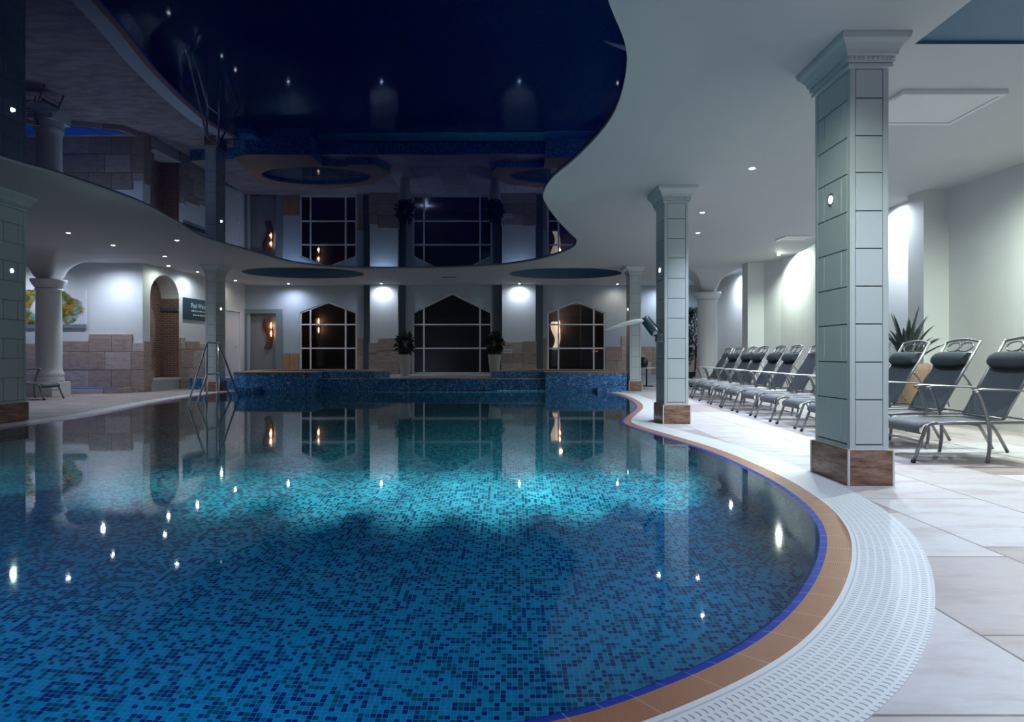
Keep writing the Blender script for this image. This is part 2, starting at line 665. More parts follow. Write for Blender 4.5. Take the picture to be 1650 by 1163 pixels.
        if bevel:
            bv = o.modifiers.new('bevel', 'BEVEL')
            bv.width = bevel; bv.segments = 2; bv.limit_method = 'ANGLE'; bv.angle_limit = .6
        for k, val in props.items():
            o[k] = val
        return o


def thing(name, label, cat, loc=(0, 0, 0), rotz=0.0, group=None):
    o = bpy.data.objects.new(name, None)
    COL.objects.link(o)
    o.location = loc
    o.rotation_euler = (0, 0, rotz)
    o.empty_display_size = .1
    o['label'] = label
    o['category'] = cat
    o['kind'] = 'thing'
    if group: o['group'] = group
    return o


def tag(o, label, cat, group=None, kind='thing'):
    o['label'] = label; o['category'] = cat; o['kind'] = kind
    if group: o['group'] = group
    return o


def struct(o, label=None, cat=None):
    o['kind'] = 'structure'
    if label: o['label'] = label
    if cat: o['category'] = cat
    return o


def catmull(pts, per=8, closed=False):
    pts = [Vector((p[0], p[1])) for p in pts]
    n = len(pts)
    out = []
    rng = n if closed else n - 1
    for i in range(rng):
        p0 = pts[(i - 1) % n] if (closed or i > 0) else pts[0] * 2 - pts[1]
        p1 = pts[i]; p2 = pts[(i + 1) % n]
        p3 = pts[(i + 2) % n] if (closed or i < n - 2) else pts[-1] * 2 - pts[-2]
        for k in range(per):
            t = k / per
            # centripetal-like tension kept simple
            a = p1 * 2
            bq = (p2 - p0) * t
            cq = (p0 * 2 - p1 * 5 + p2 * 4 - p3) * (t * t)
            dq = (-p0 + p1 * 3 - p2 * 3 + p3) * (t ** 3)
            out.append((a + bq + cq + dq) * .5)
    if not closed:
        out.append(pts[-1])
    return out


def resample(pts, step):
    out = [pts[0]]
    acc = 0.0
    for a, b in zip(pts, pts[1:]):
        d = (b - a).length
        while acc + d >= step and d > 1e-9:
            t = (step - acc) / d
            a = a + (b - a) * t
            out.append(a.copy())
            d = (b - a).length
            acc = 0.0
        acc += d
    if (out[-1] - pts[-1]).length > step * .3:
        out.append(pts[-1])
    return out


def smooth_line(pts, it):
    for _ in range(it):
        pts = [pts[0]] + [(pts[i - 1] + pts[i] * 2 + pts[i + 1]) / 4 for i in range(1, len(pts) - 1)] + [pts[-1]]
    return pts


def normals(pts):
    ns = []
    for i in range(len(pts)):
        t = pts[min(i + 1, len(pts) - 1)] - pts[max(i - 1, 0)]
        t.normalize()
        ns.append(Vector((t.y, -t.x)))
    return ns


# ------------------------------------------------------------------ camera
cam = bpy.data.cameras.new('camera')
cam.sensor_width = 36.0
cam.lens = 36.0 * F / 1650.0
cam.shift_y = -10.5 / 1650.0
cam.clip_start = .05
cam.clip_end = 200
co = bpy.data.objects.new('camera', cam)
COL.objects.link(co)
co.location = (0, 0, 1.0)
co.rotation_euler = (PI / 2, 0, 0)
SC.camera = co

# ------------------------------------------------------------------ pool outline
# inner edge of the white drain grate, from the right far end round to the left far end (metres on the deck)
G_right = [(2.60, 16.44), (2.74, 15.6), (2.77, 14.3), (2.66, 12.8), (2.45, 11.6), (2.10, 10.42), (1.84, 9.55), (1.76, 9.05), (1.80, 8.55),
           (1.94, 7.85), (2.12, 6.92), (2.20, 6.22), (2.215, 5.4), (2.195, 4.85), (2.147, 4.454), (2.07, 4.03), (1.945, 3.62),
           (1.80, 3.289), (1.585, 2.907), (1.35, 2.56), (1.13, 2.288), (.935, 2.087), (.72, 1.915), (.48, 1.758), (.22, 1.62)]
G_hidden = [(-.25, 1.48), (-.9, 1.38), (-2.0, 1.42), (-3.2, 1.75), (-4.6, 2.6), (-5.8, 4.0), (-6.55, 5.6), (-6.90, 7.2)]
G_left = [(-6.99, 8.3), (-6.99, 9.2), (-6.98, 10.0), (-7.18, 11.3), (-7.50, 12.8), (-7.70, 14.3), (-7.78, 15.6), (-7.72, 16.3), (-7.55, 16.9)]
G = resample(catmull(G_right + G_hidden + G_left, 10), .06)
G = smooth_line(G, 4)
GN = [-n for n in normals(G)]      # walking right side towards the camera, then left: deck lies on the left hand
# make sure that it points away from the pool
if GN[len(GN) // 4].dot(Vector((-3, 8)) - G[len(GN) // 4]) > 0:
    GN = [-n for n in GN]
ARC = [0.0]
for a, b in zip(G, G[1:]):
    ARC.append(ARC[-1] + (b - a).length)


def off(d):
    return [p + n * d for p, n in zip(G, GN)]


def ribbon(d0, z0, d1, z1, mb, mi=0, vflip=False):
    a, b = off(d0), off(d1)
    base = len(mb.v)
    for p, q in zip(a, b):
        mb.v.append((p.x, p.y, z0)); mb.v.append((q.x, q.y, z1))
    w = math.hypot(d1 - d0, z1 - z0)
    for i in range(len(a) - 1):
        mb.addf((base + 2 * i, base + 2 * i + 1, base + 2 * i + 3, base + 2 * i + 2), mi,
                [(ARC[i], 0), (ARC[i], w), (ARC[i + 1], w), (ARC[i + 1], 0)])


EO = .325     # grate width
far_line = [Vector(p) for p in ((-7.6, 17.0), (-5.42, 17.0), (-5.42, 17.3), (.92, 17.3), (.92, 17.2), (3.0, 17.2))]
WE = off(-.18)
pool_loop = WE + far_line                        # water edge, closed

mb = MB(); ribbon(0, .004, EO, .004, mb); ribbon(EO, .004, EO, -.02, mb); ribbon(0, -.02, 0, .004, mb)
tag(mb.build('drain_grate', M['grate'], recalc=False), 'white slotted overflow drain grate curving around the pool edge', 'drain')
mb = MB(); ribbon(-.115, -.006, 0, .003, mb)
struct(mb.build('pool_coping', M['coping'], recalc=False), 'ribbed terracotta coping tiles between pool and white grate', 'coping')
mb = MB(); ribbon(-.185, -.10, -.17, -.04, mb); ribbon(-.17, -.04, -.153, -.0125, mb); ribbon(-.153, -.0125, -.115, -.006, mb)
struct(mb.build('pool_edge_trim', M['nosing'], recalc=False), 'cobalt blue edge tiles at the water line', 'trim')

# pool basin: walls and a floor that rises towards the far end
def pool_floor_z(y):
    t = max(0.0, min(1.0, (y - 4.85) / 1.6))
    return -1.25 + .36 * t * t * (3 - 2 * t) + max(0.0, min(y, 12.0) - 6.4) * .02


mb = MB()
bs = len(mb.v)
L = pool_loop
n = len(L)
acc = 0.0
for i in range(n):
    j = (i + 1) % n
    d = (L[j] - L[i]).length
    zt = -.09
    mb.quad([(L[i].x, L[i].y, -1.6), (L[j].x, L[j].y, -1.6), (L[j].x, L[j].y, zt), (L[i].x, L[i].y, zt)],
            0, [(acc, -1.6), (acc + d, -1.6), (acc + d, zt), (acc, zt)])
    acc += d
xs = [-8.6, 3.6]
ys = [.8] + [4.85 + .1 * k for k in range(17)] + [12.0, 17.6]
sacc = 0.8
for y0, y1 in zip(ys, ys[1:]):
    z0, z1 = pool_floor_z(y0), pool_floor_z(y1)
    sl = math.hypot(y1 - y0, z1 - z0)
    mb.quad([(xs[0], y0, z0), (xs[1], y0, z0), (xs[1], y1, z1), (xs[0], y1, z1)], 0,
            [(xs[0], sacc), (xs[1], sacc), (xs[1], sacc + sl), (xs[0], sacc + sl)])
    sacc += sl
struct(mb.build('pool_basin', M['mosaic'], recalc=False), 'blue glass mosaic pool basin under the water', 'pool')

mb = MB()
mb.fill([[(p.x, p.y) for p in off(-.150)] + [(p.x, p.y) for p in far_line]], WZ)
wt = mb.build('pool_water', M['water'], recalc=False)
for p in wt.data.polygons:
    pass
tag(wt, 'still deep blue pool water reflecting the room', 'water', kind='stuff')

# ------------------------------------------------------------------ floor
XL, XR, YB, YF = -14.6, 8.2, -4.0, 21.75
mb = MB()
hole = [(p.x, p.y) for p in off(EO - .01)] + [(p.x, p.y) for p in far_line]
mb.fill([[(XL, YB), (XR, YB), (XR, 26.0), (XL, 26.0)], hole], 0.0)
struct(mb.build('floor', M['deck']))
# gutter bottom under the grate
mb = MB(); ribbon(-.115, -.03, EO + .02, -.03, mb)
struct(mb.build('drain_channel_floor', M['black'], recalc=False))

# terrace in front of the far windows
mb = MB()
mb.prism([(-5.42, 17.3), (.92, 17.3), (3.15, 17.9), (3.15, 21.74), (-9.3, 21.74), (-9.3, 17.9)], 0.0, TER, 0, mitop=1, bottom=False)
mb.box(-4.75, .93, 17.28, 17.42, TER - .005, TER + .018, 1)
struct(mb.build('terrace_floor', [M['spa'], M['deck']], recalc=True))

# ------------------------------------------------------------------ ceiling
S_right = [(.45, 3.55), (.657, 4.24), (.92, 4.98), (1.02, 5.85), (.99, 6.6), (.80, 7.6), (.56, 8.5), (.47, 9.34), (.55, 10.0), (.80, 11.1),
           (1.13, 12.3), (1.36, 13.1), (1.40, 13.8), (1.30, 14.4), (1.02, 15.2), (.50, 16.1), (-.30, 16.85), (-1.4, 17.3), (-2.98, 17.52), (-4.6, 17.4)]
S_left = [(-5.72, 16.6), (-6.2, 14.6), (-6.4, 13.0), (-6.30, 11.6), (-6.18, 10.4), (-6.12, 9.55), (-6.13, 8.6), (-6.30, 7.66)]
S_hid = [(-6.45, 6.4), (-6.35, 5.0), (-5.8, 3.6), (-4.6, 2.2), (-2.9, 1.3), (-1.2, 1.3), (-.2, 2.2)]
px = [(400, 405), (330, 384), (290, 362), (240, 335), (200, 318), (100, 284), (0, 255)]
S_left = [(-5.7, 16.6)] + [ce(*p) for p in px]
SOF = resample(catmull(S_right + S_left + S_hid, 10, True) , .08)
SOF = [(p.x, p.y) for p in SOF]


def ellipse(cx, cy, a, b, n=64):
    return [(cx + a * math.cos(2 * PI * k / n), cy + b * math.sin(2 * PI * k / n)) for k in range(n)]


E1 = ellipse(-6.2, 18.5, 1.77, 1.25)
E2 = ellipse(1.60, 18.6, 1.68, 1.25)
SQ = [(3.14, 4.84), (6.4, 4.84), (6.4, 1.2), (3.14, 1.2)]
mb = MB()
mb.fill([[(XL, YB), (XR, YB), (XR, 21.9), (XL, 21.9)], SOF, E1, E2, SQ], H)
for lp, d in ((SOF, .03),):
    for a, b in zip(lp, lp[1:] + lp[:1]):
        mb.quad([(a[0], a[1], H), (b[0], b[1], H), (b[0], b[1], H + d), (a[0], a[1], H + d)])
mb.box(XL, XR, YB, 26, 3.95, 4.0)
struct(mb.build('ceiling', M['ceiling'], recalc=False))
mb = MB()
for lp, d in ((E1, .30), (E2, .30), (SQ, .025)):
    for a, b in zip(lp, lp[1:] + lp[:1]):
        mb.quad([(a[0], a[1], H), (b[0], b[1], H), (b[0], b[1], H + d), (a[0], a[1], H + d)])
    mb.fill([lp], H + d)
struct(mb.build('ceiling_recess', M['recess'], recalc=False), 'dark blue oval and square recesses in the white ceiling', 'ceiling')
mb = MB()
mb.fill([[(x * 1.0, y) for x, y in SOF]], H + .03)
mir = mb.build('ceiling_mirror', M['mirror'], recalc=False)
mir.data.flip_normals()
struct(mir, 'glossy navy stretch ceiling that mirrors the pool hall', 'ceiling')

# ------------------------------------------------------------------ walls
wprof = [(6.75, -4.0), (6.75, 3.0), (6.6, 5.5), (6.45, 8.0), (6.42, 9.12), (6.05, 9.12), (6.05, 9.48), (6.22, 9.5), (6.24, 10.3), (6.36, 11.3),
         (6.50, 12.4), (6.62, 13.5), (6.78, 14.4), (6.84, 15.0), (6.80, 15.7), (6.62, 16.3), (6.20, 16.32), (6.20, 16.72), (6.60, 16.75), (6.78, 17.6),
         (6.75, 18.6), (6.65, 20.0), (6.65, 21.9)]
mb = MB()
wp = []
for i, p in enumerate(wprof):
    wp.append(p)
bs = len(mb.v)
for p in wp:
    mb.v += [(p[0], p[1], 0), (p[0], p[1], H + .02)]
for i in range(len(wp) - 1):
    mb.addf((bs + 2 * i, bs + 2 * i + 2, bs + 2 * i + 3, bs + 2 * i + 1), smooth=False)
struct(mb.build('wall_right', M['wall'], recalc=False))

mb = MB()
mb.box(XL, XR, YB - .2, YB, 0, H + .1)
struct(mb.build('wall_back', M['wall']))
mb = MB()
mb.box(XL - .2, XL, YB, 16.6, 0, H + .1)
struct(mb.build('wall_left', M['wall']))
mb = MB()
mb.box(XL, -9.82, 16.5, 16.7, 0, H + .1)
struct(mb.build('wall_left_front', M['wall']))

# side wall with the arched brick niche
SA, SB = Vector((-9.82, 16.5)), Vector((-9.35, 21.75))
SD = (SB - SA).normalized(); SL = (SB - SA).length
SN = Vector((SD.y, -SD.x))        # towards the room


def side(s, z, d=0.0):
    p = SA + SD * s + SN * d
    return (p.x, p.y, z)


a0, a1, spring, top = .30, 1.55, 2.62, 3.22
arch = [(a0, .28)] + [(a0, spring)] + [((a0 + a1) / 2 - (a1 - a0) / 2 * math.cos(t * PI / 16), spring + (top - spring) * math.sin(t * PI / 16)) for t in range(1, 16)] + [(a1, spring), (a1, .28)]
d2a, d2b = 3.85, 4.75            # door opening further along
mb = MB()
mb.fill3([[(0, 0), (SL, 0), (SL, H + .1), (0, H + .1)], arch], lambda p: side(p[0], p[1]))
wl_side = mb.build('wall_left_side', M['wall'], recalc=False, kind='structure')
mb = MB()
acc = 0
for a, b in zip(arch, arch[1:] + arch[:1]):
    d = math.hypot(b[0] - a[0], b[1] - a[1])
    up = a[1] >= 2.30 and b[1] >= 2.30
    mb.quad([side(a[0], a[1]), side(b[0], b[1]), side(b[0], b[1], -.55), side(a[0], a[1], -.55)], 1 if up else 0, [(0, acc), (0, acc + d), (.55, acc + d), (.55, acc)])
    acc += d
mb.fill3([arch], lambda p: side(p[0], p[1], -.55), 0)
struct(mb.build('wall_niche', [M['brick'], M['wall']], parent=wl_side, recalc=False))
mb = MB()
mb.fill3([[(a1 - .005, 2.26), (a1 - .005, 2.34)][:1] + [(a1 - .30, 2.26), (a1 - .30, 2.34), (a1 - .005, 2.34)]], lambda p: side(p[0], p[1], -.02), 0)
nb = MB()
P0, P1 = side(a0 + .02, .28, -.5), side(a1 - .02, .28, -.5)
nb.v += [side(a0 + .02, .28, -.53), side(a1 - .02, .28, -.53), side(a1 - .02, .28, .10), side(a0 + .02, .28, .10),
         side(a0 + .02, .34, -.53), side(a1 - .02, .34, -.53), side(a1 - .02, .34, .10), side(a0 + .02, .34, .10)]
for q in ((0, 3, 2, 1), (4, 5, 6, 7), (0, 1, 5, 4), (1, 2, 6, 5), (2, 3, 7, 6), (3, 0, 4, 7)):
    nb.addf(q)
struct(nb.build('niche_ledge', M['whitepot'], parent=wl_side))
nb = MB()
nb.box(-.13, .13, -.12, .12, 0, .2)
tag(nb.build('storage_box', M['stonepot'], loc=side(a0 + .24, .345, -.26), bevel=.01), 'small dark box on the ledge inside the brick niche', 'box')
nb = MB()
nb.v += [side(a1 - .001, 2.27, -.54), side(a1 - .001, 2.35, -.54), side(a1 - .06, 2.35, -.54), side(a1 - .06, 2.27, -.54),
         side(a1 - .001, 2.27, 0), side(a1 - .001, 2.35, 0), side(a1 - .06, 2.35, 0), side(a1 - .06, 2.27, 0)]
for q in ((0, 3, 2, 1), (4, 5, 6, 7), (0, 1, 5, 4), (1, 2, 6, 5), (2, 3, 7, 6), (3, 0, 4, 7)):
    nb.addf(q)
struct(nb.build('niche_trim', M['slate'], parent=wl_side))

# far wall with three pointed windows and a recessed door
WY = 21.75
K = WY / F


def wx(x): return (x - 825.0) * K
def wz(y): return 1.0 + (571.0 - y) * K


WIN = []
for (x0, x1, ys_, ax, ay) in ((483, 575, 503, 528.5, 485.6), (664.5, 792.5, 503, 728.5, 471.6), (882, 975.5, 503.5, 928.5, 484.5)):
    WIN.append([(wx(x0), TER), (wx(x1), TER), (wx(x1), wz(ys_)), (wx(ax), wz(ay)), (wx(x0), wz(ys_))])
DX0, DX1, DZ = wx(403), wx(446), wz(505)
door_hole = [(DX0, TER - .05), (DX1, TER - .05), (DX1, DZ), (DX0, DZ)]
mb = MB()
mb.fill3([[(-9.6, 0), (6.9, 0), (6.9, H + .1), (-9.6, H + .1)]] + WIN + [door_hole], lambda p: (p[0], WY, p[1]))
for lp in WIN + [door_hole]:
    for a, b in zip(lp, lp[1:] + lp[:1]):
        mb.quad([(a[0], WY, a[1]), (b[0], WY, b[1]), (b[0], WY + .22, b[1]), (a[0], WY + .22, a[1])], 1 if lp is door_hole else 0)
struct(mb.build('wall_far', [M['farwall'], M['lamframe']], recalc=False))


def bar(mb, a, b, w, y0, y1, mi=0):
    a, b = Vector(a), Vector(b)
    t = (b - a).normalized(); n_ = Vector((-t.y, t.x)) * (w / 2)
    pts = [a - n_, b - n_, b + n_, a + n_]
    bs = len(mb.v)
    mb.v += [(p.x, y0, p.y) for p in pts] + [(p.x, y1, p.y) for p in pts]
    for q in ((0, 3, 2, 1), (4, 5, 6, 7), (0, 1, 5, 4), (1, 2, 6, 5), (2, 3, 7, 6), (3, 0, 4, 7)):
        mb.addf(tuple(bs + i for i in q), mi)


def on_roof(lp, x):
    (xl, _), (xr, _), (_, zs), (ax, az), _ = lp
    return zs + (az - zs) * ((x - xl) / (ax - xl) if x < ax else (xr - x) / (xr - ax))


for i, (lp, xv) in enumerate(zip(WIN, ((500, 556.5), (683, 773.4), (900, 957)))):
    mb = MB()
    ins = .028
    cx = sum(p[0] for p in lp) / 5
    lp2 = [(p[0] + (ins if p[0] < cx else -ins) * (0 if k == 3 else 1), p[1] + (ins if k < 2 else (-ins if k == 3 else -ins * .6))) for k, p in enumerate(lp)]
    for a, b in zip(lp2, lp2[1:] + lp2[:1]):
        bar(mb, a, b, .056, WY + .02, WY + .08)
    for x in xv:
        bar(mb, (wx(x), TER), (wx(x), on_roof(lp, wx(x)) - .02), .055, WY + .02, WY + .08)
    for y in (522.8, 561.0):
        bar(mb, (lp[0][0], wz(y)), (lp[1][0], wz(y)), .05, WY + .025, WY + .075)
    w = mb.build('window_%d' % (i + 1), M['whitegloss'], bevel=.006)
    struct(w, ['left pointed window with white glazing bars beside the grey door', 'wide middle pointed window with white bars between planters',
               'right pointed window with a glowing wavy sconce behind it'][i], 'window')
    g = MB()
    g.fill3([lp], lambda p: (p[0], WY + .05, p[1]))
    struct(g.build('window_pane', M['glass'], parent=w, recalc=False))

# door panel in its grey frame
mb = MB()
mb.box(DX0, DX1, WY + .12, WY + .17, TER, DZ)
dr = mb.build('door_1', M['lam'])
struct(dr, 'flat grey door in a grey frame with a wavy copper sconce', 'door')
mb = MB()
for (a, b) in (((wx(393), TER), (wx(393), wz(499))), ((wx(450), TER), (wx(450), wz(499)))):
    mb.box(a[0] - .10, a[0] + .12, WY - .05, WY + .118, TER, wz(505) - .001)
mb.box(wx(393) - .10, wx(450) + .12, WY - .05, WY + .118, wz(505), wz(498))
struct(mb.build('door_frame', M['lamframe'], parent=dr))

# white door in the side wall
mb = MB()


def sbox(mb, s0, s1, z0, z1, d0, d1, mi=0, tone=None):
    b = len(mb.v)
    for z in (z0, z1):
        mb.v += [side(s0, z, d0), side(s1, z, d0), side(s1, z, d1), side(s0, z, d1)]
    for q in ((0, 3, 2, 1), (4, 5, 6, 7), (0, 1, 5, 4), (1, 2, 6, 5), (2, 3, 7, 6), (3, 0, 4, 7)):
        mb.addf(tuple(b + i for i in q), mi, tone=tone)


sbox(mb, d2a, d2b, TER, 2.45, .01, .05)
dr2 = mb.build('door_2', M['whitegloss'])
struct(dr2, 'white door seen edge on beyond the left square column', 'door')
mb = MB()
sbox(mb, d2a - .08, d2a, TER, 2.53, .0, .10); sbox(mb, d2b, d2b + .08, TER, 2.53, .0, .10); sbox(mb, d2a - .08, d2b + .08, 2.45, 2.53, .0, .10)
struct(mb.build('door_frame', M['whitegloss'], parent=dr2))
mb = MB()
mb.tube([side(d2b - .12, 1.32, .05), side(d2b - .12, 1.32, .10), side(d2b - .24, 1.32, .10)], .012, 8)
struct(mb.build('door_handle', M['steel'], parent=dr2))

# pilasters on the far wall: white lit panel on a slate backing
for i, (x0, x1, b0, b1) in enumerate(((596, 641, 586, 653), (809, 863, 795, 875))):
    k2 = 21.45 / F
    f0, f1 = (x0 - 825) * k2, (x1 - 825) * k2
    g0, g1 = (b0 - 825) * 21.66 / F, (b1 - 825) * 21.66 / F
    mb = MB(); mb.box(f0, f1, 21.45, 21.66, TER, H)
    o = mb.build('wall_pilaster', M['wall'])
    struct(o, ['brightly lit white pilaster between the left and middle windows', 'brightly lit white pilaster between the middle and right windows'][i], 'pilaster')
    mb = MB(); mb.box(g0, g1, 21.66, 21.749, TER, H)
    struct(mb.build('pilaster_backing', M['slate'], parent=o))
    # stone foot
    mb = MB()
    zt = [(0, .30, 1.41), (.30, 1.0, 1.56)] if i == 0 else [(0, .62, 1.43), (.62, 1.0, 1.46)]
    for (u0, u1, z1) in zt:
        x_0, x_1 = f0 + (f1 - f0) * u0, f0 + (f1 - f0) * u1
        rows = 3
        for r in range(rows):
            za, zb = TER + (z1 - TER) * r / rows, TER + (z1 - TER) * (r + 1) / rows
            mb.box(x_0 + (-.03 if u0 == 0 else .004), x_1 + (.03 if u1 == 1.0 else -.004), 21.405 + random.uniform(-.008, .008), 21.66, za + .004, zb - .004, tone=random.random() * .8)
    struct(mb.build('stone_dado_trim', M['stone'], parent=o, bevel=.006))


def blocks(mb, rects, tone=None):
    """rects in metres (x0,x1,z0,z1) on the far wall"""
    for (x0, x1, z0, z1) in rects:
        mb.box(x0 + .004, x1 - .004, WY - .03 - random.uniform(0, .01), WY, z0 + .004, z1 - .004, tone=random.random() if tone is None else tone)


mb = MB()
zt = wz(569)
blocks(mb, [(wx(452), wx(467), TER, zt), (wx(467), wx(482), TER, zt), (wx(381), wx(391), TER, .95), (wx(381), wx(391), .95, 1.55)])
struct(mb.build('dado_trim', M['tan'], bevel=.005), 'tan tiled dado beside the grey door', 'dado')
mb = MB()
blocks(mb, [(wx(576), wx(586), TER, .95), (wx(576), wx(586), .95, 1.57), (wx(654), wx(664), TER, 1.1)], None)
blocks(mb, [(wx(864), wx(881), TER, .9), (wx(864), wx(881), .9, 1.57), (wx(793), wx(797), TER, 1.1)], .1)
blocks(mb, [(wx(976) + .4 * k, wx(976) + .4 * (k + 1), TER if k < 5 else 0, .78) for k in range(9)], None)
blocks(mb, [(wx(976) + .55 * k, wx(976) + .55 * (k + 1), .78, 1.28 if k != 1 else 1.65) for k in range(6)], None)
struct(mb.build('stone_dado_trim', M['stone'], bevel=.006), 'sandstone block dado along the far wall', 'dado')

# dado blocks on the left front wall (photo joints, in metres)
def lx(x): return (x - 825) * 16.46 / F
def lz(y): return 1 + (571 - y) * 16.46 / F


mb = MB()
rects = [(20, 99, 553, 596), (99, 143, 549, 567), (143, 180, 538, 567), (180, 213, 538, 567), (213, 232, 552, 567),
         (99, 157, 567, 596), (157, 169, 567, 596), (169, 211, 567, 596), (211, 232, 567, 596),
         (20, 99, 596, 634), (99, 143, 596, 634), (143, 179, 596, 634), (179, 211, 596, 634), (211, 232, 596, 634)]
for (x0, x1, y0, y1) in rects:
    zb = max(0.0, lz(y1)) if y1 < 630 else 0.0
    mb.box(lx(x0) + .005, lx(x1) - .005, 16.46 - random.uniform(0, .012), 16.5, zb + .005, lz(y0) - .005, tone=random.random())
struct(mb.build('stone_dado_trim', M['stone'], bevel=.008), 'sandstone block dado under the abstract painting', 'dado')
mb = MB()
sbox(mb, .0, a0 - .005, 0, .95, 0, .04, tone=.0); sbox(mb, .0, a0 - .005, .96, 1.35, 0, .04, tone=.05)
for (s0, s1, z0, z1) in ((1.56, 1.95, 0, .62), (1.95, 2.7, 0, .62), (2.7, 3.72, 0, .62), (1.56, 2.2, .62, 1.15), (2.2, 3.0, .62, 1.15), (3.0, 3.72, .62, 1.15),
                         (1.56, 1.8, 1.15, 1.50), (1.8, 2.5, 1.15, 1.40), (2.5, 3.72, 1.15, 1.32)):
    sbox(mb, s0 + .005, s1 - .005, z0 + .005, z1 - .005, 0, .04 + random.uniform(0, .01), tone=random.random())
struct(mb.build('stone_dado_trim', M['stone'], bevel=.006), 'sandstone block dado beside the arched niche', 'dado')

# shallow footbath kerb with a blue mat along the left wall
mb = MB()
mb.prism([(-14.4, 15.55), (-11.4, 15.55), (-10.0, 15.98), (-9.9, 16.44), (-14.4, 16.44)], 0, .13)
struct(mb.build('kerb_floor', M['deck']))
mb = MB()
mb.prism([(-14.2, 15.60), (-11.4, 15.60), (-10.2, 15.98), (-10.1, 16.2), (-14.2, 16.40)], .13, .15)
tag(mb.build('blue_mat', M['bluemat'], bevel=.004), 'bright blue strip mat at the foot of the stone dado', 'mat')

# corridor and night outside behind the windows
mb = MB()
mb.box(-9.4, -4.9, 23.7, 23.8, 0, 3.4); mb.box(-4.95, -4.85, 22.0, 23.7, 0, 3.4)
mb.box(.9, 6.8, 23.7, 23.8, 0, 3.4); mb.box(.9, 1.0, 22.0, 23.7, 0, 3.4)
mb.box(-9.5, -9.4, 22.0, 23.8, 0, 3.4); mb.box(6.8, 6.9, 22.0, 23.8, 0, 3.4)
mb.box(2.55, 2.95, 22.9, 23.3, 0, 3.2)
struct(mb.build('wall_corridor', plain('brown_corridor_paint', (.07, .065, .07), .6)))
mb = MB()
mb.box(-9.4, -4.95, 22.0, 23.7, 3.05, 3.1); mb.box(1.0, 6.8, 22.0, 23.7, 2.9, 2.95)
struct(mb.build('ceiling_corridor', M['ceiling']))
mb = MB()
mb.box(-4.9, .9, 25.8, 26.0, 0, 3.9)
struct(mb.build('wall_garden', plain('night_garden_wall', (.10, .11, .12), .9)))

# ------------------------------------------------------------------ square columns
ROWS = [.311, .653, .941, 1.233, 1.522, 1.81, 2.098, 2.391, 2.672, 2.96, 3.185]


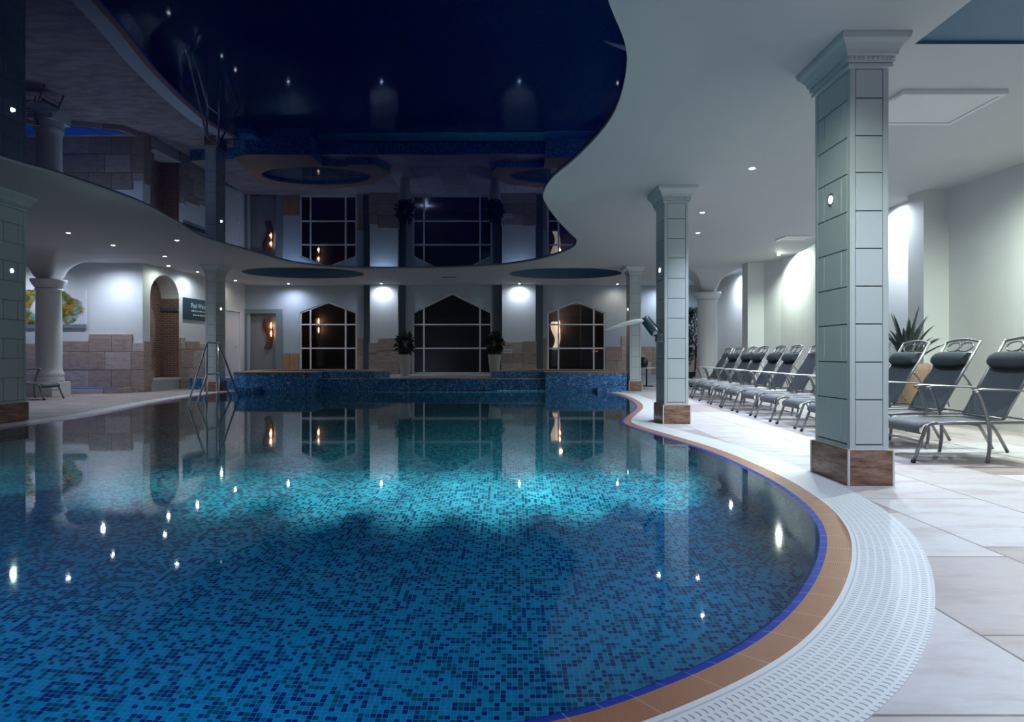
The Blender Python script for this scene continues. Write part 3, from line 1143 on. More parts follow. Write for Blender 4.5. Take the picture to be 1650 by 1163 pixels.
def square_column(label, x0, yf, w, d, lamp_side):
    """x0: left edge of the plinth, yf: its front; lamp_side -1 left face, +1 right face"""
    t = thing('square_column', label, 'column', (x0 + w / 2, yf + d / 2, 0))
    hw, hd = w / 2, d / 2
    p = MB()
    p.box(-hw, hw, -hd, hd, .0, .27)
    pl = p.build('plinth', M['plinth'], t, bevel=.004)
    p = MB()
    for sx in (-1, 1):
        for sy in (-1, 1):
            p.box(sx * hw - .007, sx * hw + .007, sy * hd - .007, sy * hd + .007, .002, .272)
    p.box(-hw + .01, hw - .01, -hd + .01, hd - .01, .268, .276)
    p.build('plinth_edge_trim', M['whitegloss'], pl)
    s = .022
    hw -= s; hd -= s
    q = MB()
    gi = .012
    q.box(-hw + gi, hw - gi, -hd + gi, hd - gi, .27, 3.2, 1)
    st = .042
    # corner strips and rails
    for sx in (-1, 1):
        for sy in (-1, 1):
            xa, xb = sx * hw, sx * (hw - st)
            ya, yb = sy * hd, sy * (hd - st)
            q.box(xa, xb, ya, yb, .272, 3.2)
    for sy in (-1, 1):
        q.box(-hw + st, hw - st, sy * hd, sy * (hd - gi), .272, .304)
    for sx in (-1, 1):
        q.box(sx * hw, sx * (hw - gi), -hd + st, hd - st, .272, .304)
    g = .0045
    for i in range(len(ROWS) - 1):
        z0, z1 = ROWS[i] + g, ROWS[i + 1] - g
        for sy in (-1, 1):
            q.box(-hw + st + g, hw - st - g, sy * (hd - .001), sy * (hd - gi - .002), z0, z1)
        L_ = 2 * (hd - st)
        cuts = [0, .18, .76, 1.0] if i % 2 == 0 else [0, 1.0]
        for sx in (-1, 1):
            for c0, c1 in zip(cuts, cuts[1:]):
                q.box(sx * (hw - .001), sx * (hw - gi - .002), -hd + st + L_ * c0 + g, -hd + st + L_ * c1 - g, z0, z1)
    q.build('shaft', [M['col'], M['groove']], t, bevel=.003)
    # cornice with egg-and-dart band
    k = MB()
    prof = [(.000, 3.185), (.020, 3.190), (.022, 3.215), (.010, 3.222), (.030, 3.228), (.034, 3.268), (.046, 3.276), (.048, 3.290),
            (.056, 3.310), (.078, 3.345), (.104, 3.372), (.108, 3.385), (.112, 3.405), (.112, 3.4195)]
    bs = len(k.v)
    for (o_, z) in prof:
        k.v += [(-hw - o_, -hd - o_, z), (hw + o_, -hd - o_, z), (hw + o_, hd + o_, z), (-hw - o_, hd + o_, z)]
    for i in range(len(prof) - 1):
        for c in range(4):
            e = (c + 1) % 4
            k.addf((bs + 4 * i + c, bs + 4 * i + e, bs + 4 * i + 4 + e, bs + 4 * i + 4 + c))
    k.addf((bs, bs + 3, bs + 2, bs + 1))
    k.addf(tuple(bs + 4 * (len(prof) - 1) + c for c in range(4)))
    cap = k.build('capital', M['col'], t)
    e = MB()

    def egg(cx, cy, nx, ny):
        seg = 6
        tx, ty = -ny, nx
        pts = []
        for r, zz in ((.0, 3.232), (.010, 3.240), (.012, 3.252), (.008, 3.264), (.0, 3.268)):
            pts.append((r, zz))
        b = len(e.v)
        for r, zz in pts:
            for a in range(seg):
                an = PI * a / (seg - 1)
                ox = tx * math.cos(an) * r + nx * math.sin(an) * r * .9
                oy = ty * math.cos(an) * r + ny * math.sin(an) * r * .9
                e.v.append((cx + ox, cy + oy, zz))
        for i in range(len(pts) - 1):
            for a in range(seg - 1):
                e.addf((b + i * seg + a, b + i * seg + a + 1, b + (i + 1) * seg + a + 1, b + (i + 1) * seg + a), smooth=True)
    oo = .032
    nx_ = int(round((2 * hw + .06) / .034))
    for i in range(nx_):
        x = -hw - oo + .02 + (2 * hw + 2 * oo - .04) * i / (nx_ - 1)
        for sy in (-1, 1): egg(x, sy * (hd + oo), 0, sy)
    ny_ = int(round((2 * hd + .06) / .034))
    for i in range(ny_):
        y = -hd - oo + .02 + (2 * hd + 2 * oo - .04) * i / (ny_ - 1)
        for sx in (-1, 1): egg(sx * (hw + oo), y, sx, 0)
    e.build('egg_and_dart_trim', M['col'], cap)
    # small lamp set into the face that looks over the pool
    lm = MB()
    zc = 2.25
    sgn = lamp_side
    for r0, r1, xa, mi in ((.052, .034, .008, 0),):
        b = len(lm.v)
        for r, xo in ((r0, 0), (r0, xa), (r1, xa), (r1, .002)):
            for a in range(20):
                an = 2 * PI * a / 20
                lm.v.append((sgn * (hw + xo), r * math.cos(an), zc + r * math.sin(an)))
        for i in range(3):
            for a in range(20):
                c = (a + 1) % 20
                lm.addf((b + i * 20 + a, b + i * 20 + c, b + i * 20 + 20 + c, b + i * 20 + 20 + a), smooth=False)
    lo = lm.build('lamp', M['steel'], t)
    ls = MB()
    ls.v += [(sgn * (hw + .005), .030 * math.cos(2 * PI * a / 20), zc + .030 * math.sin(2 * PI * a / 20)) for a in range(20)]
    ls.addf(tuple(range(20)))
    ls.build('lamp_lens', M['collens'], lo, recalc=False)
    ld = bpy.data.lights.new('column_lamp', 'SPOT')
    ld.energy = 18
    ld.color = (.72, 1.0, .84)
    ld.spot_size = 2.6; ld.spot_blend = .8
    ld.shadow_soft_size = .02
    lo2 = bpy.data.objects.new('column_lamp_light', ld)
    COL.objects.link(lo2)
    lo2.parent = t
    lo2.location = (sgn * (hw + .03), 0, zc)
    lo2.rotation_euler = (0, sgn * -PI / 2 if sgn < 0 else -PI / 2, 0)
    lo2.rotation_euler = Vector((sgn, 0, -.35)).to_track_quat('-Z', 'Y').to_euler()
    return t


square_column('nearest square pier on the right, on the deck beside the curved grate', 2.56, 4.72, .34, .59, -1)
square_column('second square pier from the camera on the right, carrying the water jet nozzle', 2.176, 8.93, .392, .56, -1)
square_column('far square pier at the right end of the raised spa pool', 3.20, 16.95, .35, .56, -1)
square_column('near square pier cut off by the left edge of the photo', -7.79, 8.97, .34, .59, 1)
square_column('square pier behind the steel handrail on the left of the pool', -8.30, 16.72, .335, .60, 1)


# ------------------------------------------------------------------ round columns with a flared vault
def round_column(label, cx, cy, r, R, clip=None):
    t = thing('round_column', label, 'column', (cx, cy, 0))
    p = MB()
    ph = r + .045
    p.box(-ph, ph, -ph, ph, 0, .34)
    p.build('plinth', M['plaster'], t, bevel=.01)
    p = MB()
    p.lathe([(r + .035, .34), (r + .045, .36), (r + .045, .41), (r + .035, .44), (r + .03, .47), (r + .045, .50), (r + .04, .54), (r + .03, .57), (r + .01, .62),
             (r, .70), (r, 1.6), (r - .012, 2.52), (r + .02, 2.535), (r + .02, 2.565), (r - .005, 2.58)], 40)
    p.build('shaft', M['plaster'], t)
    p = MB()
    p.lathe([(r - .01, 2.575), (r + .01, 2.60), (r + .035, 2.615), (r + .04, 2.645), (r + .07, 2.67), (r + .075, 2.70), (r + .095, 2.73), (r + .105, 2.765), (r + .105, 2.79), (r, 2.80)], 40)
    p.build('capital', M['plaster'], t)
    # groin vault springing from the capital
    p = MB()
    nn = 36
    ext = r * .78 + R
    zs = 2.79

    def prof(a):
        a = abs(a) - r * .78
        if a <= 0: return zs
        k = 1 - a / R
        k = max(0.0, min(1.0, k))
        return zs + (H - .002 - zs) * math.sqrt(max(0.0, 1 - k * k))
    b = len(p.v)
    for j in range(nn + 1):
        for i in range(nn + 1):
            x = -ext + 2 * ext * i / nn; y = -ext + 2 * ext * j / nn
            p.v.append((x, y, max(prof(x), prof(y))))
    for j in range(nn):
        for i in range(nn):
            q = (b + j * (nn + 1) + i, b + j * (nn + 1) + i + 1, b + (j + 1) * (nn + 1) + i + 1, b + (j + 1) * (nn + 1) + i)
            if min(p.v[k][2] for k in q) < H - .004:
                p.addf(q, smooth=True)
    p.build('vault_flare', M['ceiling'], t)
    return t


round_column('stout round white column in front of the abstract painting', -11.12, 14.9, .265, .75)
round_column('round white column between the far loungers and the right wall', 5.66, 18.0, .285, .62)


# ------------------------------------------------------------------ sun loungers
def bez(p0, p1, p2, n=8):
    return [tuple((1 - t) ** 2 * a + 2 * t * (1 - t) * b + t * t * c for a, b, c in zip(p0, p1, p2)) for t in [i / n for i in range(n + 1)]]


W2 = .285
HX, HZ = .86, .40          # back hinge
TX, TZ = 1.30, 1.17        # top of the back
BD = Vector((TX - HX, 0, TZ - HZ)); BL = BD.length; BD.normalize()
BNRM = Vector((-BD.z, 0, BD.x))     # towards the sitter


def bk(s, y, o=0.0):
    p = Vector((HX, 0, HZ)) + BD * s + BNRM * o
    return (p.x, y, p.z)


def make_lounger():
    t = thing('sun_lounger', 'x', 'sun lounger', (0, 0, 0), 0, 'sun loungers in a row on the right deck')
    f = MB()
    for sy in (-1, 1):
        y = sy * W2
        f.tube([(.20, y, .365), (.5, y, .368), (HX, y, .37), (1.30, y, .37)], .016, 8)
    f.tube([(.07, -W2, .20), (.07, W2, .20)], .011, 8)
    f.tube([(1.28, -W2, .37), (1.28, W2, .37)], .012, 8)
    f.tube([(.62, -W2, .345), (.62, W2, .345)], .011, 8)
    f.build('seat_frame', M['metal'], t)
    for sy in (-1, 1):
        y = sy * W2
        g = MB()
        g.tube([(0, y * 1.03, .006), (.075, y, .20)] + bez((.12, y, .32), (.14, y, .365), (.22, y, .366), 6), .0165, 8)
        lg = g.build('leg', M['metal'], t)
        g = MB(); g.tube([(-.004, y * 1.03, 0), (.004, y * 1.03, .03)], .021, 8)
        g.build('rubber_foot', M['black'], lg)
    for sy in (-1, 1):
        y = sy * (W2 + .035)
        g = MB()
        g.tube(bez((.66, y, .005), (.71, y, .22), (.66, y, .42), 8) + bez((.66, y, .42), (.61, y, .60), (.575, y, .655), 6)[1:], .0165, 8, flat=1.0)
        g.build('leg', M['metal'], t)
        g = MB()
        g.tube([(1.36, y, .005), (1.24, y, .22), (1.12, y, .37)], .0165, 8)
        g.build('leg', M['metal'], t)
        g = MB()
        g.tube([(.535, y, .648), (.55, y, .668), (.60, y, .678), (.85, y, .672), (1.02, y, .664), (1.18, y, .655), (1.22, y, .64)],
               [.014, .024, .027, .022, .02, .02, .014], 10, flat=.45, up=(0, 0, 1))
        g.build('armrest', M['metal'], t)
        g = MB()
        g.tube([(1.19, y, .65), (1.12, y, .50), (1.06, y, .37)], .013, 8)
        g.build('arm_strut', M['metal'], t)
    # seat sling, rolled over the front bar
    s = MB()
    path = [(.085, .262), (.062, .285), (.062, .315), (.085, .345), (.13, .366), (.20, .376), (.40, .372), (.60, .366), (HX, .372), (1.0, .374)]
    b = len(s.v)
    for th in (0, -.007):
        for i, (x, z) in enumerate(path):
            for k in range(5):
                yy = -W2 + .014 + (2 * W2 - .028) * k / 4
                sag = -.010 * (1 - ((k - 2) / 2) ** 2) if i > 4 else 0
                s.v.append((x + (-th if i < 3 else 0), yy, z + (th if i >= 3 else 0) + sag))
    npth = len(path)
    for lay in (0, 1):
        o_ = b + lay * npth * 5
        for i in range(npth - 1):
            for k in range(4):
                s.addf((o_ + i * 5 + k, o_ + i * 5 + k + 1, o_ + (i + 1) * 5 + k + 1, o_ + (i + 1) * 5 + k), smooth=True)
    for i in range(npth - 1):
        for k in (0, 4):
            s.addf((b + i * 5 + k, b + (i + 1) * 5 + k, b + npth * 5 + (i + 1) * 5 + k, b + npth * 5 + i * 5 + k))
    s.build('seat', M['sling'], t)
    # back
    g = MB()
    wb = W2 - .03
    for sy in (-1, 1):
        g.tube([bk(0, sy * wb), bk(BL * .97, sy * wb)], .0155, 8)
    g.tube([bk(0, -wb), bk(0, wb)], .012, 8)
    g.tube([bk(BL * .80, -wb), bk(BL * .80, wb)], .011, 8)
    top = [bk(BL * .955 + .035 * math.sin(PI * k / 12), -wb + 2 * wb * k / 12) for k in range(13)]
    g.tube(top, .014, 8)
    bf = g.build('back_frame', M['metal'], t)
    g = MB()
    for cy in (-.36, .36):
        pts = [bk(BL * .885 + .055 * math.sin(2 * PI * k / 18), cy * wb + .10 * math.cos(2 * PI * k / 18)) for k in range(18)]
        g.tube(pts, .0085, 6, closed=True)
    for sg in (-1, 1):
        g.tube([bk(BL * .80, sg * .03), bk(BL * .97, sg * -.03)], .007, 6)
    g.build('back_scrollwork', M['metal'], bf)
    s = MB()
    b = len(s.v)
    for lay, o_ in ((0, .006), (1, -.002)):
        for i in range(9):
            for k in range(5):
                s.v.append(bk(.02 + (BL * .80 - .02) * i / 8, -wb + .012 + (2 * wb - .024) * k / 4, o_ - .012 * (1 - ((k - 2) / 2) ** 2)))
    for lay in (0, 1):
        o2 = b + lay * 45
        for i in range(8):
            for k in range(4):
                s.addf((o2 + i * 5 + k, o2 + i * 5 + k + 1, o2 + i * 5 + 6 + k, o2 + i * 5 + 5 + k), smooth=True)
    s.build('backrest', M['backsling'], t)
    # ratchet bars with teeth
    for sy in (-1, 1):
        g = MB()
        y = sy * (wb - .012)
        p0, p1 = Vector(bk(BL * .52, y, -.01)), Vector((1.30, y, .40))
        mid = (p0 + p1) / 2 + Vector((.05, 0, .03))
        cv = bez(p0, mid, p1, 10)
        g.tube(cv, .011, 6, flat=.8)
        for i in range(3, 10):
            a, c = Vector(cv[i]), Vector(cv[i + 1])
            tn = (c - a).normalized(); nm = Vector((-tn.z, 0, tn.x)) * -1
            q = a + nm * .018
            g.tube([tuple(a), tuple(q + tn * .006)], [.012, .006], 5)
        g.build('ratchet_bar', M['metal'], t)
    # pillow
    s = MB()
    b = len(s.v)
    nr, nl = 16, 13
    for i in range(nl):
        u = i / (nl - 1) * 2 - 1
        sc = (1 - abs(u) ** 6 * .35)
        for k in range(nr):
            a = 2 * PI * k / nr
            s.v.append(bk(BL * .685 + .088 * sc * math.sin(a), u * (wb - .012), .046 + .050 * sc * math.cos(a)))
    for i in range(nl - 1):
        for k in range(nr):
            l = (k + 1) % nr
            s.addf((b + i * nr + k, b + i * nr + l, b + (i + 1) * nr + l, b + (i + 1) * nr + k), smooth=True)
    s.addf(tuple(b + k for k in range(nr))); s.addf(tuple(b + (nl - 1) * nr + k for k in range(nr)))
    pil = s.build('pillow', M['pillow'], t)
    for sy in (-.5, .5):
        s = MB()
        s.tube([bk(BL * .76, sy * wb, .02), bk(BL * .80, sy * wb, .012), bk(BL * .81, sy * wb, -.012)], .010, 6, flat=.3)
        s.build('pillow_strap', M['black'], pil)
    return t


def children(o):
    return [c for c in bpy.data.objects if c.parent == o]


def dup(root, skip=()):
    r = root.copy(); COL.objects.link(r)
    for ch in children(root):
        if any(ch.name.startswith(s) for s in skip): continue
        c = ch.copy(); COL.objects.link(c); c.parent = r
        for g in children(ch):
            d = g.copy(); COL.objects.link(d); d.parent = c
    return r


base = make_lounger()
ords = ['nearest', 'second', 'third', 'fourth', 'fifth', 'sixth', 'seventh', 'eighth', 'ninth', 'tenth', 'eleventh', 'twelfth']
XF = [3.70, 3.72, 3.76, 3.78, 3.82, 3.86, 3.90, 3.96, 4.02, 4.10, 4.14, 4.18]
for k in range(12):
    o = base if k == 0 else dup(base, ('pillow',) if k in (5, 11) else ())
    y = 6.015 + .868 * k + (.03 if k > 4 else 0)
    o.location = (XF[k] + random.uniform(-.02, .02) * (k > 1), y, 0)
    o.rotation_euler = (0, 0, random.uniform(-.03, .03) if k > 1 else 0)
    ex = {0: ', cut off by the frame', 2: ', in front of the spiky agave', 3: ', mostly hidden by the nearest pier', 5: ', without a head pillow'}.get(k, '')
    o['label'] = '%s sun lounger from the camera in the right row%s' % (ords[k], ex)
lo = dup(base)
lo.location = (-10.22, 13.85, 0)
lo.rotation_euler = (0, 0, PI)
lo['label'] = 'lone charcoal sun lounger by the round column on the left deck'
del lo['group']

# ------------------------------------------------------------------ ceiling lamps
BEZ = MB(); BEZ.lathe([(.032, .0), (.05, -.006), (.056, -.004), (.056, .0), (.032, .0)], 24, cap=False)
LEN = MB(); LEN.v += [(.034 * math.cos(2 * PI * a / 20), .034 * math.sin(2 * PI * a / 20), -.003) for a in range(20)]; LEN.addf(tuple(range(20)))
bez_ob = BEZ.build('bezel', M['steel']); len_ob = LEN.build('lamp_lens', M['lens'], recalc=False)
bez_me, len_me = bez_ob.data, len_ob.data
bpy.data.objects.remove(bez_ob); bpy.data.objects.remove(len_ob)
CW = (.76, .88, 1.0)
LAV = (.70, .80, 1.0)
GRN = (.86, 1.0, .86)
WRM = (1.0, .86, .66)


def downlight(x, y, label, power, color=CW, cone=105, blend=1.0, aim=(0, 0, -1), group=None):
    t = thing('downlight', label, 'ceiling light', (x, y, H - .001), 0, 'recessed ceiling downlights')
    for nm, me in (('bezel', bez_me), ('lamp_lens', len_me)):
        o = bpy.data.objects.new(nm, me); COL.objects.link(o); o.parent = t
    ld = bpy.data.lights.new('downlight_beam', 'SPOT')
    ld.energy = power; ld.color = color
    ld.spot_size = math.radians(cone); ld.spot_blend = blend
    ld.shadow_soft_size = .035
    lo_ = bpy.data.objects.new('downlight_beam', ld)
    COL.objects.link(lo_); lo_.parent = t
    lo_.location = (0, 0, -.03)
    lo_.rotation_euler = Vector(aim).to_track_quat('-Z', 'Y').to_euler()
    return t


DK = 300
# right deck
downlight(3.12, 8.07, 'brightest ceiling downlight between the two nearest right piers', DK, LAV)
downlight(3.24, 10.57, 'ceiling downlight just right of the second pier, upper of two', DK, LAV)
downlight(3.70, 12.35, 'ceiling downlight just right of the second pier, lower of two', DK, LAV)
downlight(3.35, 5.9, 'ceiling downlight hidden behind the nearest right pier', 210, LAV)
downlight(2.75, 3.55, 'ceiling downlight above the nearest deck, out of frame', 250, LAV)
downlight(3.4, 1.6, 'ceiling downlight above the near right deck corner, out of frame', 260, LAV)
downlight(1.15, 3.0, 'greenish ceiling downlight between pool edge and nearest pier, out of frame', 170, GRN, 52, 1.0, (1.35, 2.0, -1.7))  # added unseen lamp, greens and brightens the pool face of this pier
downlight(1.5, .4, 'ceiling downlight above the photographer, out of frame', 200, LAV)
downlight(4.1, 14.9, 'ceiling downlight over the far right loungers', DK * .7)
downlight(5.6, 6.5, 'wall washing downlight above the nearest lounger', 560, GRN, 168)
downlight(5.98, 9.95, 'wall washing downlight hidden by the nearest pier, above the pilaster', 400, CW, 168)
downlight(6.30, 12.3, 'wall washing downlight above the fourth bay of the right wall', 180, CW, 168)
downlight(6.49, 15.1, 'wall washing downlight in the curved bay of the right wall', 340, GRN, 166, 1.0, (.05, -.4, -1))
downlight(6.42, 18.2, 'wall washing downlight in the far bay of the right wall', 190, CW, 168)
downlight(5.25, 21.2, 'downlight behind the far plant in the right corner', 93, CW, 168)
# far wall
downlight(-4.46, 21.2, 'downlight right above the lit pilaster left of the middle window', 60, LAV, 168, 1.0)
downlight(.25, 21.2, 'downlight right above the lit pilaster right of the middle window', 60, LAV, 168, 1.0)
downlight(-7.64, 21.2, 'downlight above the white wall between grey door and left window', 75, LAV, 168, 1.0)
downlight(-9.05, 20.3, 'small downlight in the far left corner above the white door', 12, WRM, 168)
downlight(3.62, 21.3, 'downlight above the far wall behind the far right pier', 18, WRM, 168)
# left bay
downlight(-10.36, 15.72, 'downlight against the wall right of the abstract painting', 165, LAV, 168)
downlight(-8.56, 15.3, 'left soffit downlight in line with the brick niche', 46)
downlight(-8.84, 13.75, 'left soffit downlight behind the round column, right of it', 46)
downlight(-8.83, 12.35, 'left soffit downlight in front of the round column vault', 50)
downlight(-7.10, 13.15, 'left soffit downlight nearest the mirrored ceiling edge', 37)
downlight(-9.22, 18.2, 'downlight on the side wall between brick niche and teal sign', 74, CW, 168)
downlight(-9.38, 16.95, 'downlight above the arched brick niche', 37, GRN, 168)
downlight(-8.40, 10.66, 'left soffit downlight half hidden by the near left pier', 46)
downlight(-12.6, 15.7, 'downlight above the abstract painting left of the round column', 93, LAV, 168)
downlight(-10.5, 11.5, 'left soffit downlight behind the near left pier', 37)
downlight(-8.2, 6.5, 'left soffit downlight out of frame on the near left', 37)


# ceiling hatches
def hatch(label, x0, x1, y0, y1, drop=.03):
    t = thing('ceiling_hatch', label, 'hatch', ((x0 + x1) / 2, (y0 + y1) / 2, H - drop))
    hx, hy = (x1 - x0) / 2, (y1 - y0) / 2
    a = MB()
    w = .05
    a.box(-hx, hx, -hy, -hy + w, 0, drop); a.box(-hx, hx, hy - w, hy, 0, drop)
    a.box(-hx, -hx + w, -hy + w, hy - w, 0, drop); a.box(hx - w, hx, -hy + w, hy - w, 0, drop)
    a.build('frame', M['whitegloss'], t, bevel=.004)
    a = MB(); a.box(-hx + w + .004, hx - w - .004, -hy + w + .004, hy - w - .004, .008, drop)
    a.build('panel', M['whitegloss'], t)
    return t


hatch('large white access panel in the ceiling beside the nearest pier', 3.57, 4.53, 5.66, 6.42, .05)
hatch('small white access panel in the ceiling near the right wall bay', 5.55, 6.2, 12.6, 13.1)
t = thing('ceiling_vent', 'narrow grey slot vent in the white ceiling above the middle window', 'vent', (-1.96, 19.4, H - .012))
a = MB(); a.box(-.24, .24, -.06, .06, 0, .012); a.build('vent_frame', M['lamframe'], t)
a = MB()
for k in range(4): a.box(-.21, .21, -.045 + k * .025, -.033 + k * .025, -.004, .002)
a.build('vent_slat', M['slate'], t)

# ------------------------------------------------------------------ spa pools
def spa(label, poly, oval, steps, zt=.50):
    t = thing('spa_pool', label, 'spa pool', (0, 0, 0))
    inner = ellipse(*oval, n=48)
    c = Vector((sum(p[0] for p in poly) / len(poly), sum(p[1] for p in poly) / len(poly)))
    mb = MB()

    def skirt(mb, lp, z0, z1):
        acc = 0
        for a, b_ in zip(lp, lp[1:] + lp[:1]):
            d = math.hypot(b_[0] - a[0], b_[1] - a[1])
            mb.quad([(a[0], a[1], z0), (b_[0], b_[1], z0), (b_[0], b_[1], z1), (a[0], a[1], z1)], 0, [(acc, z0), (acc + d, z0), (acc + d, z1), (acc, z1)])
            acc += d
    skirt(mb, poly, -.6, zt)
    skirt(mb, inner, -.2, zt)
    mb.fill([inner], -.2)
    mb.build('tub_wall', M['spa'], t, recalc=False)
    mb = MB()
    ov = [tuple(c + (Vector(p) - c) * (1 + .025 / (Vector(p) - c).length)) for p in poly]
    mb.fill([ov, inner], zt + .025)
    skirt(mb, ov, zt, zt + .025)
    skirt(mb, inner, zt - .01, zt + .025)
    mb.build('coping', M['tan'], t, recalc=False)
    mb = MB(); mb.fill([inner], zt - .05)
    mb.build('spa_water', M['water'], t, recalc=False)
    for (x0, x1, y0, y1, z1) in steps:
        mb = MB(); mb.box(x0, x1, y0, y1, -.5, z1)
        mb.build('step', M['spa'], t)
    return t


spa('left raised mosaic spa pool below the grey door', [(-7.6, 16.95), (-7.2, 16.72), (-5.42, 16.72), (-5.42, 17.75), (-4.72, 17.75), (-4.72, 17.6), (-3.9, 17.6), (-3.62, 18.4), (-4.4, 19.6), (-6, 20.2), (-7.9, 19.4)], (-5.9, 18.75, 1.62, .92),
    [(-7.18, -6.76, 16.2, 16.715, .14)])
spa('right raised mosaic spa pool beside the far right pier', [(.92, 17.0), (3.14, 17.0), (3.14, 19.5), (1.6, 20.2), (-.2, 19.6), (-.62, 18.5), (-.42, 17.9), (.92, 17.9)], (1.4, 18.72, 1.45, .80),
    [(2.28, 2.86, 16.5, 16.995, .10)])
mb = MB(); mb.box(-5.41, -4.73, 17.32, 17.74, -.3, .20); mb.box(-5.41, -4.73, 17.32, 17.36, .20, .215, 1)
struct(mb.build('spillway_trim', [M['spa'], M['slate']]), 'low dark spill ledge between the spa wall sections', 'ledge')

# ------------------------------------------------------------------ handrail standing in the pool
t = thing('pool_handrail', 'polished steel double handrail standing in the left of the pool', 'handrail', (-6.5, 13.48, 0))
a = MB()
ya, yb = -.26, .27
a.tube([(0.1, -1.38, -.62), (.08, -1.25, -.1), (0, ya - .03, 1.20)] + bez((0, ya - .03, 1.20), (0, ya, 1.255), (0, ya + .05, 1.257), 5)[1:] +
       bez((0, yb - .05, 1.257), (0, yb, 1.255), (0, yb + .03, 1.20), 5) + [(-.01, 1.40, -.1), (-.01, 1.60, -.40)], .022, 10)
a.build('upper_rail', M['steel'], t)
a = MB()
a.tube([(.06, -1.0, -.45), (.05, -.85, -.1), (0, ya - .03, .53)] + bez((0, ya - .03, .53), (0, ya, .58), (0, ya + .05, .582), 5)[1:] +
       bez((0, yb - .05, .582), (0, yb, .58), (0, yb + .03, .53), 5) + [(-.01, 1.02, -.1), (-.01, 1.12, -.3)], .020, 10)
a.build('lower_rail', M['steel'], t)
for y in (ya, yb):
    a = MB(); a.tube([(0, y, -.74), (0, y, 1.25)], .021, 10)
    a.build('post', M['steel'], t)

# ------------------------------------------------------------------ water jet nozzle on the second pier
t = thing('water_jet_nozzle', 'dark chrome water jet nozzle on the pool face of the second pier', 'nozzle', (2.19, 9.02, 1.2))
a = MB(); a.box(-.10, -.002, -.06, .06, -.02, .10); a.build('bracket', M['chrome'], t, bevel=.01)
a = MB()
a.tube([(-.085, 0, .10), (-.13, 0, .15), (-.255, 0, .31), (-.275, 0, .335)], [.075, .078, .07, .06], 16, flat=.8, up=(0, 1, 0))
a.build('nozzle_body', M['chrome'], t)
a = MB()
a.tube([(-.262, 0, .30), (-.285, 0, .292)], [.045, .04], 14, flat=1)
a.build('nozzle_lip', M['steel'], t)
a = MB()
a.tube([(-.275, 0, .292), (-.40, .0, .282), (-.55, 0, .245), (-.70, 0, .20), (-.82, 0, .155), (-.86, 0, .138)], [.030, .034, .030, .020, .010, .004], 10, flat=1.6, up=(0, 1, 0))
o = a.build('water_jet', M['jet'], t)
o['label'] = 'thin white blade of water shooting left'

# ------------------------------------------------------------------ plants
def leaves(mb, n_, fn, size, droop=.4):
    for _ in range(n_):
        p, d = fn()
        d = d.normalized()
        sd = d.cross(Vector((random.uniform(-1, 1), random.uniform(-1, 1), random.uniform(-.3, 1)))).normalized()
        L_ = size * random.uniform(.7, 1.3); w_ = L_ * .26
        e_ = p + d * L_ + Vector((0, 0, -droop * L_ * random.random()))
        m_ = p + d * L_ * .5 + Vector((0, 0, .08 * L_))
        mb.quad([p, m_ + sd * w_, e_, m_ - sd * w_])


def bush(label, x, y, z, rot):
    t = thing('potted_shrub', label, 'potted plant', (x, y, z), rot, None)
    a = MB(); a.lathe([(.135, 0), (.14, .02), (.205, .62), (.215, .65), (.215, .68), (.19, .68), (.185, .62)], 28); a.build('pot', M['whitepot'], t)
    a = MB(); a.lathe([(.0, .615), (.185, .618)], 20, cap=False); a.build('soil', M['soil'], t)
    a = MB()
    for k in range(4):
        q = Vector((random.uniform(-.15, .15), random.uniform(-.15, .15), 1.1))
        a.tube([(0, 0, .6), tuple(q * .5 + Vector((0, 0, .42))), tuple(q)], [.012, .009, .005], 6)
    a.build('stem', M['bark'], t)
    a = MB()

    def fn():
        th, ph = random.uniform(0, 2 * PI), math.acos(random.uniform(-1, 1))
        r_ = random.uniform(.3, 1)
        d = Vector((math.sin(ph) * math.cos(th), math.sin(ph) * math.sin(th), math.cos(ph)))
        return Vector((d.x * .24 * r_, d.y * .24 * r_, 1.02 + d.z * .36 * r_)), d + Vector((0, 0, .2))
    leaves(a, 420, fn, .13)
    a.build('foliage', M['leaf'], t, recalc=False)


bush('dark leafy shrub in a white pot at the left of the middle window', (652 - 825) * .0197, 19.75, TER, .3)
bush('dark leafy shrub in a white pot at the right of the middle window', (797 - 825) * .0197, 19.75, TER, 1.4)

t = thing('potted_tree', 'tall dark potted tree beside the far round column', 'potted plant', (5.62, 19.05, 0))
a = MB(); a.lathe([(.16, 0), (.17, .02), (.24, .42), (.25, .46), (.22, .46), (.21, .42)], 28); a.build('pot', M['black'], t)
a = MB(); a.tube([(0, 0, .4), (.02, .01, 1.2), (-.02, 0, 2.2)], [.025, .02, .008], 8); a.build('stem', M['bark'], t)
a = MB()


def fn2():
    z = random.uniform(.75, 2.45)
    r_ = (.34 if z < 1.9 else .34 * (2.6 - z) / .7) * math.sqrt(random.random())
    th = random.uniform(0, 2 * PI)
    return Vector((r_ * math.cos(th), r_ * math.sin(th), z)), Vector((math.cos(th), math.sin(th), random.uniform(-.6, .5)))


leaves(a, 900, fn2, .13, .7)
a.build('foliage', M['leaf'], t, recalc=False)

